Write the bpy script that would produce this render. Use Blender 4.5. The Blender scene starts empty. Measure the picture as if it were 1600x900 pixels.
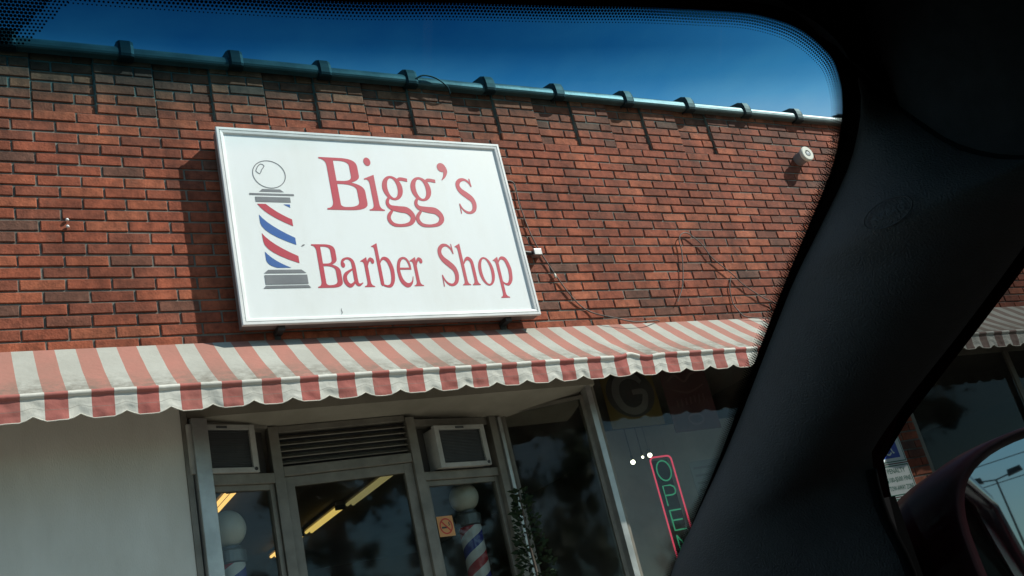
import bpy, bmesh, math, random
import numpy as np
from mathutils import Vector, Matrix, noise
from mathutils.geometry import tessellate_polygon
random.seed(7)
R = math.radians
scene = bpy.context.scene
EYE = 1.05                       # camera height above the parking lot; everything below is modelled relative to it
# ------------------------------------------------------------------ camera
def cam_axes(yaw, pitch, roll):
    ca, sa, cb, sb, cg, sg = math.cos(yaw), math.sin(yaw), math.cos(pitch), math.sin(pitch), math.cos(roll), math.sin(roll)
    f = Vector((sa*cb, ca*cb, sb)); r = Vector((ca, -sa, 0)); u = r.cross(f)
    return r*cg + u*sg, -r*sg + u*cg, f
AX = cam_axes(R(32.384), R(20.669), R(-13.815))
cd = bpy.data.cameras.new('camera'); cam = bpy.data.objects.new('camera', cd); scene.collection.objects.link(cam)
m = Matrix.Identity(4)
for i in range(3):
    m[i][0], m[i][1], m[i][2] = AX[0][i], AX[1][i], -AX[2][i]
m[2][3] = EYE
cam.matrix_world = m
cd.sensor_width = 36; cd.lens = 36*1537.1/1600; cd.clip_start = 0.02; cd.clip_end = 3000
scene.camera = cam
# ------------------------------------------------------------------ sky and sun
SUN = Vector((1.6, -1.0, 1.65)).normalized()
SUN_EL = math.asin(SUN.z); SUN_AZ = math.atan2(SUN.x, SUN.y)
w = bpy.data.worlds.new('World'); scene.world = w; w.use_nodes = True
nt = w.node_tree; nt.nodes.clear()
out = nt.nodes.new('ShaderNodeOutputWorld'); bg = nt.nodes.new('ShaderNodeBackground')
sky = nt.nodes.new('ShaderNodeTexSky'); sky.sky_type = 'NISHITA'; sky.sun_disc = False
sky.sun_elevation = SUN_EL; sky.sun_rotation = SUN_AZ; sky.air_density = 1.0; sky.dust_density = 0.3; sky.ozone_density = 3.0
tc = nt.nodes.new('ShaderNodeTexCoord'); mp = nt.nodes.new('ShaderNodeMapping'); mp.inputs['Scale'].default_value = (1.0, 1.0, 2.2); mp.inputs['Location'].default_value = (.4, .1, .55)
nz = nt.nodes.new('ShaderNodeTexNoise'); nz.inputs['Scale'].default_value = 1.6; nz.inputs['Detail'].default_value = 7; nz.inputs['Roughness'].default_value = .58
cr = nt.nodes.new('ShaderNodeValToRGB'); cr.color_ramp.elements[0].position = .37; cr.color_ramp.elements[1].position = .72
cr.color_ramp.elements[0].color = (0, 0, 0, 1); cr.color_ramp.elements[1].color = (.6, .6, .6, 1)
mx = nt.nodes.new('ShaderNodeMixRGB'); mx.inputs[2].default_value = (4.6, 5.0, 5.2, 1)
nt.links.new(tc.outputs['Generated'], mp.inputs[0]); nt.links.new(mp.outputs[0], nz.inputs[0]); nt.links.new(nz.outputs[0], cr.inputs[0])
tn = nt.nodes.new('ShaderNodeMixRGB'); tn.blend_type = 'MULTIPLY'; tn.inputs[0].default_value = 1; tn.inputs[2].default_value = (.70, 1.07, 1.06, 1)
nt.links.new(sky.outputs[0], tn.inputs[1]); nt.links.new(cr.outputs[0], mx.inputs[0]); nt.links.new(tn.outputs[0], mx.inputs[1]); nt.links.new(mx.outputs[0], bg.inputs[0])
bg.inputs[1].default_value = 0.1
nt.links.new(bg.outputs[0], out.inputs[0])
sd = bpy.data.lights.new('sun', 'SUN'); sd.energy = 4.7; sd.angle = R(.53); sd.color = (1, .95, .88)
so = bpy.data.objects.new('sun', sd); scene.collection.objects.link(so); so.location = (20, -12, 24)
so.rotation_euler = SUN.to_track_quat('Z', 'Y').to_euler()
scene.view_settings.view_transform = 'Standard'; scene.view_settings.look = 'None'
scene.view_settings.exposure = 0.55; scene.view_settings.gamma = 1.0; scene.view_settings.use_curve_mapping = False
scene.render.engine = 'CYCLES'; scene.cycles.use_denoising = True
scene.cycles.max_bounces = 10; scene.cycles.transparent_max_bounces = 24; scene.cycles.caustics_reflective = False; scene.cycles.caustics_refractive = False
COL = scene.collection

# ------------------------------------------------------------------ materials
MATS = {}
def N(nt, t, **kw):
    n = nt.nodes.new(t)
    for k, v in kw.items():
        n.inputs[k.replace('_', ' ')].default_value = v
    return n
def base(name, col, rough=.6, metal=0., spec=.5):
    m = bpy.data.materials.new(name); m.use_nodes = True
    b = m.node_tree.nodes['Principled BSDF']
    b.inputs['Base Color'].default_value = (*col, 1); b.inputs['Roughness'].default_value = rough
    b.inputs['Metallic'].default_value = metal; b.inputs['Specular IOR Level'].default_value = spec
    MATS[name] = m
    return m, m.node_tree, b
def mottled(name, c1, c2, scale=8., rough=.6, metal=0., bump=0., bscale=60., detail=6, lo=.35, hi=.65, spec=.5, stretch=None):
    m, t, b = base(name, c1, rough, metal, spec)
    tc = t.nodes.new('ShaderNodeTexCoord'); mp = t.nodes.new('ShaderNodeMapping')
    if stretch: mp.inputs['Scale'].default_value = stretch
    n = N(t, 'ShaderNodeTexNoise', Scale=scale, Detail=detail, Roughness=.6)
    r = t.nodes.new('ShaderNodeValToRGB'); r.color_ramp.elements[0].position = lo; r.color_ramp.elements[1].position = hi
    r.color_ramp.elements[0].color = (*c1, 1); r.color_ramp.elements[1].color = (*c2, 1)
    t.links.new(tc.outputs['Object'], mp.inputs[0]); t.links.new(mp.outputs[0], n.inputs['Vector'])
    t.links.new(n.outputs[0], r.inputs[0]); t.links.new(r.outputs[0], b.inputs['Base Color'])
    rr = N(t, 'ShaderNodeMapRange'); rr.inputs['To Min'].default_value = max(.03, rough-.1); rr.inputs['To Max'].default_value = min(1, rough+.12)
    t.links.new(n.outputs[0], rr.inputs[0]); t.links.new(rr.outputs[0], b.inputs['Roughness'])
    if bump:
        n2 = N(t, 'ShaderNodeTexNoise', Scale=bscale, Detail=4); bp = N(t, 'ShaderNodeBump', Strength=bump, Distance=.004)
        t.links.new(mp.outputs[0], n2.inputs['Vector']); t.links.new(n2.outputs[0], bp.inputs['Height']); t.links.new(bp.outputs[0], b.inputs['Normal'])
    return m
def emit(name, col, strength):
    m = bpy.data.materials.new(name); m.use_nodes = True; t = m.node_tree; t.nodes.clear()
    o = t.nodes.new('ShaderNodeOutputMaterial'); e = t.nodes.new('ShaderNodeEmission')
    e.inputs[0].default_value = (*col, 1); e.inputs[1].default_value = strength; t.links.new(e.outputs[0], o.inputs[0]); MATS[name] = m
    return m
def glass(name, tint, refl=1.0, rough=0.0, grime=0.):
    m = bpy.data.materials.new(name); m.use_nodes = True; t = m.node_tree; t.nodes.clear()
    o = t.nodes.new('ShaderNodeOutputMaterial'); tr = t.nodes.new('ShaderNodeBsdfTransparent'); gl = t.nodes.new('ShaderNodeBsdfGlossy')
    tr.inputs[0].default_value = (*tint, 1); gl.inputs[0].default_value = (1, 1, 1, 1); gl.inputs['Roughness'].default_value = rough
    fr = N(t, 'ShaderNodeFresnel', IOR=1.5); mu = t.nodes.new('ShaderNodeMath'); mu.operation = 'MULTIPLY'; mu.inputs[1].default_value = refl
    mi = t.nodes.new('ShaderNodeMixShader')
    t.links.new(fr.outputs[0], mu.inputs[0]); t.links.new(mu.outputs[0], mi.inputs[0]); t.links.new(tr.outputs[0], mi.inputs[1]); t.links.new(gl.outputs[0], mi.inputs[2])
    last = mi
    if grime:
        df = t.nodes.new('ShaderNodeBsdfDiffuse'); df.inputs[0].default_value = (.45, .43, .38, 1)
        tc = t.nodes.new('ShaderNodeTexCoord'); n = N(t, 'ShaderNodeTexNoise', Scale=3.0, Detail=8, Roughness=.7)
        mr = N(t, 'ShaderNodeMapRange'); mr.inputs['From Min'].default_value = .4; mr.inputs['From Max'].default_value = .8; mr.inputs['To Max'].default_value = grime
        m2 = t.nodes.new('ShaderNodeMixShader')
        t.links.new(tc.outputs['Object'], n.inputs['Vector']); t.links.new(n.outputs[0], mr.inputs[0]); t.links.new(mr.outputs[0], m2.inputs[0])
        t.links.new(mi.outputs[0], m2.inputs[1]); t.links.new(df.outputs[0], m2.inputs[2]); last = m2
    t.links.new(last.outputs[0], o.inputs[0]); MATS[name] = m
    return m

def brick_material():
    m, t, b = base('brick_clay', (.3, .09, .05), .85, 0, .25)
    oi = t.nodes.new('ShaderNodeObjectInfo'); ge = t.nodes.new('ShaderNodeNewGeometry')
    ad = t.nodes.new('ShaderNodeMath'); ad.operation = 'ADD'; fr = t.nodes.new('ShaderNodeMath'); fr.operation = 'FRACT'
    t.links.new(oi.outputs['Random'], ad.inputs[0]); t.links.new(ge.outputs['Random Per Island'], ad.inputs[1]); t.links.new(ad.outputs[0], fr.inputs[0])
    ra = t.nodes.new('ShaderNodeValToRGB'); e = ra.color_ramp.elements
    cols = [(0, (.135, .066, .046)), (.05, (.165, .066, .042)), (.08, (.215, .066, .038)), (.3, (.25, .069, .037)), (.5, (.28, .074, .038)), (.72, (.305, .081, .041)), (.9, (.34, .098, .048)), (1, (.37, .115, .06))]
    e[0].position, e[0].color = 0, (*cols[0][1], 1); e[1].position, e[1].color = 1, (*cols[-1][1], 1)
    for p, c in cols[1:-1]:
        k = e.new(p); k.color = (*c, 1)
    t.links.new(fr.outputs[0], ra.inputs[0])
    # blotches inside a brick and weathering streaks over many bricks (world position)
    n1 = N(t, 'ShaderNodeTexNoise', Scale=19., Detail=8, Roughness=.7); t.links.new(ge.outputs['Position'], n1.inputs['Vector'])
    r1 = N(t, 'ShaderNodeMapRange'); r1.inputs['From Min'].default_value = .32; r1.inputs['From Max'].default_value = .68; r1.inputs['To Min'].default_value = .52; r1.inputs['To Max'].default_value = 1.26
    t.links.new(n1.outputs[0], r1.inputs[0])
    mp = t.nodes.new('ShaderNodeMapping'); mp.inputs['Scale'].default_value = (2.6, 1, .5); t.links.new(ge.outputs['Position'], mp.inputs[0])
    n2 = N(t, 'ShaderNodeTexNoise', Scale=1.6, Detail=6, Roughness=.6); t.links.new(mp.outputs[0], n2.inputs['Vector'])
    r2 = N(t, 'ShaderNodeMapRange'); r2.inputs['From Min'].default_value = .35; r2.inputs['From Max'].default_value = .6; r2.inputs['To Min'].default_value = .55; r2.inputs['To Max'].default_value = 1.08
    t.links.new(n2.outputs[0], r2.inputs[0])
    mu = t.nodes.new('ShaderNodeMath'); mu.operation = 'MULTIPLY'; t.links.new(r1.outputs[0], mu.inputs[0]); t.links.new(r2.outputs[0], mu.inputs[1])
    vm = t.nodes.new('ShaderNodeVectorMath'); vm.operation = 'SCALE'; t.links.new(ra.outputs[0], vm.inputs[0]); t.links.new(mu.outputs[0], vm.inputs['Scale'])
    # grey bloom
    n3 = N(t, 'ShaderNodeTexNoise', Scale=5., Detail=8, Roughness=.7); t.links.new(ge.outputs['Position'], n3.inputs['Vector'])
    r3 = N(t, 'ShaderNodeMapRange'); r3.inputs['From Min'].default_value = .55; r3.inputs['From Max'].default_value = .8; r3.inputs['To Max'].default_value = .4
    t.links.new(n3.outputs[0], r3.inputs[0])
    mi = t.nodes.new('ShaderNodeMixRGB'); mi.inputs[2].default_value = (.17, .10, .07, 1); t.links.new(r3.outputs[0], mi.inputs[0]); t.links.new(vm.outputs[0], mi.inputs[1])
    t.links.new(mi.outputs[0], b.inputs['Base Color'])
    nb = N(t, 'ShaderNodeTexNoise', Scale=90., Detail=5); t.links.new(ge.outputs['Position'], nb.inputs['Vector'])
    bp = N(t, 'ShaderNodeBump', Strength=.75, Distance=.004); t.links.new(nb.outputs[0], bp.inputs['Height']); t.links.new(bp.outputs[0], b.inputs['Normal'])
brick_material()
mottled('mortar', (.085, .082, .07), (.21, .20, .172), 4., .95, bump=.6, bscale=120, spec=.2)
mottled('coping_glaze', (.075, .07, .062), (.115, .11, .10), 6., .34, bump=.15, bscale=20)
mottled('white_metal', (.62, .63, .62), (.74, .75, .73), 4., .35, spec=.5)
mottled('cabinet_metal', (.13, .11, .105), (.18, .155, .15), 5., .5)
mottled('sign_face', (.76, .79, .78), (.66, .68, .65), 3.0, .32, lo=.42, hi=.85, detail=9, stretch=(1.6, 1, .5))
mottled('vinyl_red', (.47, .032, .055), (.41, .03, .05), 6., .4)
mottled('vinyl_blue', (.018, .10, .34), (.016, .09, .30), 6., .4)
mottled('vinyl_grey', (.12, .13, .14), (.15, .16, .17), 6., .45)
mottled('aluminium', (.33, .325, .305), (.46, .455, .43), 7., .38, .75, bump=.08, bscale=30)
mottled('aged_aluminium', (.135, .122, .096), (.20, .182, .148), 9., .5, .2, bump=.1, bscale=30)
mottled('stucco_white', (.52, .50, .435), (.66, .645, .58), 2.2, .8, bump=.4, bscale=110, detail=9, lo=.3, hi=.72, stretch=(1.6, 1, .55))
mottled('soffit_paint', (.185, .165, .125), (.26, .235, .185), 3., .85, bump=.2, bscale=40)
mottled('fascia_paint', (.22, .19, .15), (.34, .30, .25), 5., .8)
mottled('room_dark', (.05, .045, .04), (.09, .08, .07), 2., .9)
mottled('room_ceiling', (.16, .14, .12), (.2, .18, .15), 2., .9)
mottled('ac_plastic', (.29, .28, .25), (.40, .385, .35), 8., .55)
mottled('ac_grille', (.035, .036, .036), (.055, .055, .054), 14., .6)
mottled('globe_white', (.72, .70, .59), (.66, .64, .54), 4., .3)
mottled('pole_metal', (.16, .17, .17), (.24, .25, .25), 8., .4, .6)
mottled('black_iron', (.02, .02, .02), (.035, .032, .03), 20., .5)
mottled('cable_grey', (.05, .042, .035), (.12, .10, .085), 12., .6)
mottled('asphalt', (.13, .118, .10), (.18, .165, .14), 3., .9, bump=.6, bscale=180)
mottled('concrete', (.34, .32, .28), (.45, .43, .38), 2., .9, bump=.4, bscale=90)
mottled('paint_line', (.6, .6, .58), (.72, .72, .7), 12., .8)
mottled('sticker_orange', (.62, .30, .10), (.55, .25, .08), 6., .5)
mottled('sticker_red', (.55, .04, .02), (.48, .035, .02), 6., .5)
mottled('sticker_black', (.02, .02, .02), (.03, .03, .03), 6., .5)
mottled('plate_white', (.70, .74, .72), (.62, .66, .64), 5., .4)
mottled('plate_blue', (.01, .04, .36), (.012, .045, .32), 5., .4)
mottled('plate_green', (.01, .16, .09), (.012, .13, .08), 5., .4)
mottled('banner_yellow', (0.150, 0.095, 0.010), (0.120, 0.075, 0.010), 5., .7)
mottled('banner_black', (0.015, 0.018, 0.020), (0.025, 0.025, 0.025), 5., .7)
mottled('banner_grey', (0.165, 0.160, 0.150), (0.125, 0.125, 0.120), 5., .7)
mottled('banner_red', (0.050, 0.010, 0.013), (0.075, 0.015, 0.018), 5., .7)
mottled('banner_pink', (0.150, 0.060, 0.060), (0.110, 0.050, 0.050), 5., .7)
mottled('binding_cream', (.42, .40, .34), (.52, .50, .44), 8., .8)
mottled('board_grey', (.20, .20, .19), (.34, .34, .32), 1.6, .8)
mottled('tar', (.012, .012, .013), (.022, .021, .02), 12., .55, spec=.3)
mottled('paper', (0.225, 0.230, 0.220), (0.175, 0.180, 0.175), 5., .7)
mottled('bark', (.05, .035, .025), (.1, .075, .055), 10., .9, bump=.5, bscale=40)
mottled('leaf', (.03, .055, .018), (.07, .11, .035), 1.5, .6)
mottled('leaf_dark', (.012, .022, .012), (.024, .038, .018), 3., .9, spec=.1)
mottled('trim_plastic', (.052, .050, .050), (.066, .064, .064), 45., .7, bump=.5, bscale=700, spec=.35)
mottled('emboss', (.030, .030, .031), (.036, .036, .037), 30., .6)
mottled('headliner_cloth', (.022, .024, .025), (.03, .032, .033), 60., .95, bump=.3, bscale=1200, spec=.1)
mottled('trim_black', (.004, .004, .0045), (.006, .006, .0065), 30., .9, spec=.05)
mottled('seat_cloth', (.03, .03, .032), (.045, .045, .048), 40., .95)
mottled('maroon_paint', (.035, .004, .008), (.045, .005, .01), 3., .16)
mottled('rubber', (.012, .012, .012), (.02, .02, .02), 20., .85)
mottled('chrome', (.6, .6, .6), (.7, .7, .7), 3., .12, 1.0)
mottled('mirror_paint', (.030, .003, .008), (.038, .004, .010), 3., .3, spec=.35)
base('mirror_silver', (.86, .88, .88), .015, 1.0)
glass('shop_glass', (.80, .82, .79), .62, 0.035, .06)
glass('side_glass', (.22, .23, .23), .02)
glass('cab_glass', (.35, .36, .36), 1.0)
emit('tube_warm', (1., .58, .17), 1.1); emit('tube_yellow', (.95, .66, .18), .6); emit('tube_dim', (.62, .52, .22), .28)
emit('neon_red', (1., .10, .18), .5); emit('neon_green', (.06, .42, .22), .42); emit('bulb_glow', (1., .98, .75), 6.)
def banded_glass():
    m = bpy.data.materials.new('windshield_glass'); m.use_nodes = True; t = m.node_tree; t.nodes.clear()
    o = t.nodes.new('ShaderNodeOutputMaterial'); tr = t.nodes.new('ShaderNodeBsdfTransparent'); gl = t.nodes.new('ShaderNodeBsdfGlossy'); gl.inputs['Roughness'].default_value = 0
    at = t.nodes.new('ShaderNodeAttribute'); at.attribute_name = 'band'
    ra = t.nodes.new('ShaderNodeValToRGB'); e = ra.color_ramp.elements
    e[0].position, e[0].color = 0, (.90, .93, .91, 1); e[1].position, e[1].color = 1, (.005, .075, .17, 1)
    for p, c in ((.12, (.64, .87, .89)), (.3, (.32, .68, .78)), (.5, (.12, .43, .57)), (.75, (.03, .20, .33))):
        k = e.new(p); k.color = (*c, 1)
    mi = t.nodes.new('ShaderNodeMixShader'); mi.inputs[0].default_value = .006
    t.links.new(at.outputs['Fac'], ra.inputs[0]); t.links.new(ra.outputs[0], tr.inputs[0])
    t.links.new(tr.outputs[0], mi.inputs[1]); t.links.new(gl.outputs[0], mi.inputs[2]); t.links.new(mi.outputs[0], o.inputs[0])
    MATS['windshield_glass'] = m
banded_glass()
def awning_material(name, rt, rv):
    m, t, b = base(name, (.6, .58, .52), .85, 0, .2)
    uv = t.nodes.new('ShaderNodeUVMap'); uv.uv_map = 'cloth'; sx = t.nodes.new('ShaderNodeSeparateXYZ'); t.links.new(uv.outputs[0], sx.inputs[0])
    def math_(op, a, bb):
        n = t.nodes.new('ShaderNodeMath'); n.operation = op
        for i, q in enumerate((a, bb)):
            if q is None: continue
            if isinstance(q, (int, float)): n.inputs[i].default_value = q
            else: t.links.new(q, n.inputs[i])
        return n.outputs[0]
    ph = math_('FRACT', math_('DIVIDE', math_('SUBTRACT', sx.outputs[0], .282), .1918), None)
    red = math_('GREATER_THAN', ph, .5)
    ge = t.nodes.new('ShaderNodeNewGeometry')
    n1 = N(t, 'ShaderNodeTexNoise', Scale=2.0, Detail=8, Roughness=.65); t.links.new(ge.outputs['Position'], n1.inputs['Vector'])
    n2 = N(t, 'ShaderNodeTexNoise', Scale=16., Detail=6, Roughness=.7); t.links.new(ge.outputs['Position'], n2.inputs['Vector'])
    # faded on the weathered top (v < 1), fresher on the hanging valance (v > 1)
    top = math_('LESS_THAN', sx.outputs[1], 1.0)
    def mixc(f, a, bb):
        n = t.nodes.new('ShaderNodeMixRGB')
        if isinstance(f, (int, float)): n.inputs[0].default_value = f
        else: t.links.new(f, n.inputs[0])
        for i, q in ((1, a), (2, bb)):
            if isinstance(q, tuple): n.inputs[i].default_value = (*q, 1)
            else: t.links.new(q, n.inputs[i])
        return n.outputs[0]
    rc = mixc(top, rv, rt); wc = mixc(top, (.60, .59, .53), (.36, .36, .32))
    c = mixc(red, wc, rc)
    # dirt gathers along the front roll, in patches
    d1 = N(t, 'ShaderNodeMapRange'); d1.inputs['From Min'].default_value = .5; d1.inputs['From Max'].default_value = 1.0; t.links.new(sx.outputs[1], d1.inputs[0])
    d1b = math_('MULTIPLY', d1.outputs[0], top)
    d2 = N(t, 'ShaderNodeMapRange'); d2.inputs['From Min'].default_value = .36; d2.inputs['From Max'].default_value = .62; t.links.new(n2.outputs[0], d2.inputs[0])
    d3 = N(t, 'ShaderNodeMapRange'); d3.inputs['From Min'].default_value = .35; d3.inputs['From Max'].default_value = .65; d3.inputs['To Max'].default_value = .5; t.links.new(n1.outputs[0], d3.inputs[0])
    dirt = math_('ADD', math_('MULTIPLY', math_('MULTIPLY', d1b, d2.outputs[0]), .85), math_('MULTIPLY', d3.outputs[0], .6))
    c = mixc(dirt, c, (.13, .115, .09))
    # hem stitching across the valance
    st = math_('LESS_THAN', math_('ABSOLUTE', math_('SUBTRACT', sx.outputs[1], 1.56), None), .012)
    c = mixc(math_('MULTIPLY', st, .6), c, (.2, .18, .15))
    t.links.new(c, b.inputs['Base Color'])
    n4 = N(t, 'ShaderNodeTexNoise', Scale=30., Detail=5); t.links.new(ge.outputs['Position'], n4.inputs['Vector'])
    bp = N(t, 'ShaderNodeBump', Strength=.25, Distance=.01); t.links.new(n4.outputs[0], bp.inputs['Height']); t.links.new(bp.outputs[0], b.inputs['Normal'])
awning_material('awning_canvas', (.34, .150, .118), (.385, .115, .098)); awning_material('awning_canvas_brown', (.20, .155, .13), (.22, .15, .13))
def helix_material():
    m, t, b = base('barber_stripes', (.7, .7, .7), .25)
    tc = t.nodes.new('ShaderNodeTexCoord'); sx = t.nodes.new('ShaderNodeSeparateXYZ'); t.links.new(tc.outputs['Object'], sx.inputs[0])
    at = t.nodes.new('ShaderNodeMath'); at.operation = 'ARCTAN2'; t.links.new(sx.outputs[1], at.inputs[0]); t.links.new(sx.outputs[0], at.inputs[1])
    dv = t.nodes.new('ShaderNodeMath'); dv.operation = 'DIVIDE'; dv.inputs[1].default_value = 2*math.pi; t.links.new(at.outputs[0], dv.inputs[0])
    zz = t.nodes.new('ShaderNodeMath'); zz.operation = 'MULTIPLY'; zz.inputs[1].default_value = 4.1; t.links.new(sx.outputs[2], zz.inputs[0])
    ad = t.nodes.new('ShaderNodeMath'); ad.operation = 'SUBTRACT'; t.links.new(zz.outputs[0], ad.inputs[0]); t.links.new(dv.outputs[0], ad.inputs[1])
    fr = t.nodes.new('ShaderNodeMath'); fr.operation = 'FRACT'; t.links.new(ad.outputs[0], fr.inputs[0])
    ra = t.nodes.new('ShaderNodeValToRGB'); ra.color_ramp.interpolation = 'CONSTANT'; e = ra.color_ramp.elements
    e[0].position, e[0].color = 0, (.68, .68, .64, 1); e[1].position, e[1].color = .75, (.02, .03, .25, 1)
    k = e.new(.25); k.color = (.45, .02, .03, 1); k = e.new(.5); k.color = (.68, .68, .64, 1)
    t.links.new(fr.outputs[0], ra.inputs[0]); t.links.new(ra.outputs[0], b.inputs['Base Color'])
helix_material()

# ------------------------------------------------------------------ helpers
def link(name, me, parent=None, loc=None):
    o = bpy.data.objects.new(name, me); COL.objects.link(o)
    if parent is not None:
        o.parent = parent
        if parent.parent is None: o.location = -Vector(parent.location)      # parts are modelled in world coordinates
    if loc is not None: o.location = Vector(o.location) + Vector(loc)
    return o
def tag(o, label=None, cat=None, group=None, kind=None):
    for k, v in (('label', label), ('category', cat), ('group', group), ('kind', kind)):
        if v: o[k] = v
    return o
def thing(name, loc, label, cat, group=None):
    o = bpy.data.objects.new(name, None); COL.objects.link(o); o.location = loc; o.empty_display_size = .1
    return tag(o, label, cat, group)
class MB:
    def __init__(s): s.v = []; s.f = []
    def quadbox(s, p):                       # eight corners, bottom ring then top ring
        k = len(s.v); s.v += [tuple(q) for q in p]
        s.f += [tuple(k+i for i in f) for f in ((3, 2, 1, 0), (4, 5, 6, 7), (0, 1, 5, 4), (1, 2, 6, 5), (2, 3, 7, 6), (3, 0, 4, 7))]
        return s
    def box(s, x0, x1, y0, y1, z0, z1):
        return s.quadbox([(x0, y0, z0), (x1, y0, z0), (x1, y1, z0), (x0, y1, z0), (x0, y0, z1), (x1, y0, z1), (x1, y1, z1), (x0, y1, z1)])
    def grid(s, rows, closed=False):
        k = len(s.v); n = len(rows[0])
        for r in rows: s.v += [tuple(p) for p in r]
        for i in range(len(rows)-1):
            for j in range(n if closed else n-1):
                a, b2 = k+i*n+j, k+i*n+(j+1) % n
                s.f.append((a, b2, b2+n, a+n))
        return s
    def cap(s, pts):
        k = len(s.v); s.v += [tuple(p) for p in pts]; s.f.append(tuple(range(k, k+len(pts)))); return s
    def tube(s, pts, r, n=8, caps=True):
        pts = [Vector(p) for p in pts]; rows = []; up = Vector((.31, .17, .93)).normalized()
        for i, p in enumerate(pts):
            t = (pts[min(i+1, len(pts)-1)]-pts[max(i-1, 0)]).normalized()
            a = t.cross(up)
            if a.length < 1e-3: a = t.cross(Vector((1, 0, 0)))
            a.normalize(); b2 = a.cross(t); rr = r[i] if isinstance(r, (list, tuple)) else r
            rows.append([p + a*math.cos(2*math.pi*j/n)*rr + b2*math.sin(2*math.pi*j/n)*rr for j in range(n)])
        s.grid(rows, True)
        if caps: s.cap(rows[0][::-1]); s.cap(rows[-1])
        return s
    def lathe(s, prof, c, n=24):              # prof: (radius, z)
        s.grid([[(c[0]+r*math.cos(2*math.pi*j/n), c[1]+r*math.sin(2*math.pi*j/n), c[2]+z) for j in range(n)] for r, z in prof], True); return s
    def build(s, name, mat, parent=None, smooth=False, bevel=0, recalc=True, loc=None):
        me = bpy.data.meshes.new(name); me.from_pydata(s.v, [], s.f)
        if recalc or bevel:
            bm = bmesh.new(); bm.from_mesh(me)
            if bevel:
                bmesh.ops.bevel(bm, geom=bm.edges[:], offset=bevel, segments=2, affect='EDGES', profile=.6)
            bmesh.ops.recalc_face_normals(bm, faces=bm.faces); bm.to_mesh(me); bm.free()
        if smooth:
            for p in me.polygons: p.use_smooth = True
        me.materials.append(MATS[mat]); me.update()
        return link(name, me, parent, loc)
def spline(pts, n=8):                        # Catmull-Rom through points of any dimension
    P = [np.array(p, float) for p in pts]; o = []
    for i in range(len(P)-1):
        p0, p1, p2, p3 = P[max(i-1, 0)], P[i], P[i+1], P[min(i+2, len(P)-1)]
        for k in range(n):
            t = k/n
            o.append(.5*((2*p1)+(-p0+p2)*t+(2*p0-5*p1+4*p2-p3)*t*t+(-p0+3*p1-3*p2+p3)*t**3))
    o.append(P[-1]); return o
def copy_tree(o, parent=None):
    c = o.copy(); COL.objects.link(c)
    if parent is not None: c.parent = parent
    for ch in [q for q in bpy.data.objects if q.parent == o]: copy_tree(ch, c)
    return c

# ------------------------------------------------------------------ ground
g = MB(); g.cap([(-900, -900, -EYE), (900, -900, -EYE), (900, 900, -EYE), (-900, 900, -EYE)])
tag(g.build('ground', 'asphalt', recalc=False), kind='structure')
pv = MB(); pv.box(-12, 26, 3.35, 5.05, -EYE-.2, -EYE+.13); tag(pv.build('pavement', 'concrete'), kind='structure')
kb = MB(); kb.box(-12, 26, 3.2, 3.346, -EYE-.2, -EYE+.135); tag(kb.build('kerb', 'concrete', bevel=.012), kind='structure')
for k in range(6):
    ln = MB(); x = -4.2+2.75*k+.35; ln.cap([(x, -2.6, -EYE+.004), (x+.1, -2.6, -EYE+.004), (x+.1, 3.1, -EYE+.004), (x, 3.1, -EYE+.004)])
    tag(ln.build('parking_line', 'paint_line', recalc=False), kind='structure')

# ------------------------------------------------------------------ the brick building
WY = 5.0                                     # plane of the brick faces
shop = thing('shop_building', (3, WY+2, -EYE), 'red brick shop building with a recessed slanted entry under the awning', 'building')
BX0, BX1 = -2.2, 12.5
CH, BP, Z0 = .0681, .2185, 2.067             # course height, brick pitch, a bed joint
ZB, ZR, ZT = Z0-3*CH, Z0+19*CH, Z0+25*CH     # underside of the brickwork, foot of the sunk panels, top
PW = .32775                                  # sunk and proud panels alternate
SUNK = []
k = -4
while True:
    r = .769+k*2*PW
    if r > 5.4: break
    SUNK.append((r-PW, r)); k += 1
RD = .019
wb = MB()
wb.box(BX0, BX1, WY+.0075, WY+.25, ZB, ZR-.003)
wb.box(BX0, BX1, WY+.0075+RD, WY+.25, ZR-.003, ZT)
edges = [BX0] + [e for s in SUNK for e in s if e > BX0] + [BX1]
if SUNK[0][0] < BX0 < SUNK[0][1]: edges = edges[1:]
for a, b2 in zip(edges[::2], edges[1::2]):
    wb.box(a+.004, b2-.004, WY+.0075, WY+.0075+RD-.001, ZR-.002, ZT-.001)
wb.box(5.80, 6.42, WY+.0075, WY+.25, -EYE, ZB-.001)
wb.box(9.4, 10.0, WY+.0075, WY+.25, -EYE, ZB-.001)
wall = wb.build('wall', 'mortar', shop)
JT = .0108
def brick_shape(L, H, seed):
    rnd = random.Random(seed); D = .05; c = .0035
    j = lambda a=.0016: rnd.uniform(-a, a)
    v = []
    for sx, sz in ((-1, -1), (1, -1), (1, 1), (-1, 1)): v.append((sx*L/2, D, sz*H/2))
    for sx, sz in ((-1, -1), (1, -1), (1, 1), (-1, 1)): v.append((sx*L/2+j(), c, sz*H/2+j(.001)))
    for sx, sz in ((-1, -1), (1, -1), (1, 1), (-1, 1)): v.append((sx*(L/2-c)+j(), j(.0012), sz*(H/2-c)+j(.001)))
    f = [(8, 9, 10, 11)]
    for a in range(4):
        b2 = (a+1) % 4; f += [(a, b2, 4+b2, 4+a), (4+a, 4+b2, 8+b2, 8+a)]
    return v, f
bricks = []                                  # (x0, x1, zc, y)
def course(zc, row, spans):
    off = 0 if row % 2 else BP/2
    for a, b2, y in spans:
        kk = math.floor((a-.769-off)/BP); x = .769+off+kk*BP
        while x < b2-.01:
            u, v = max(a, x), min(b2, x+BP)
            if v-u > .035: bricks.append((u, v, zc, y))
            x += BP
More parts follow.
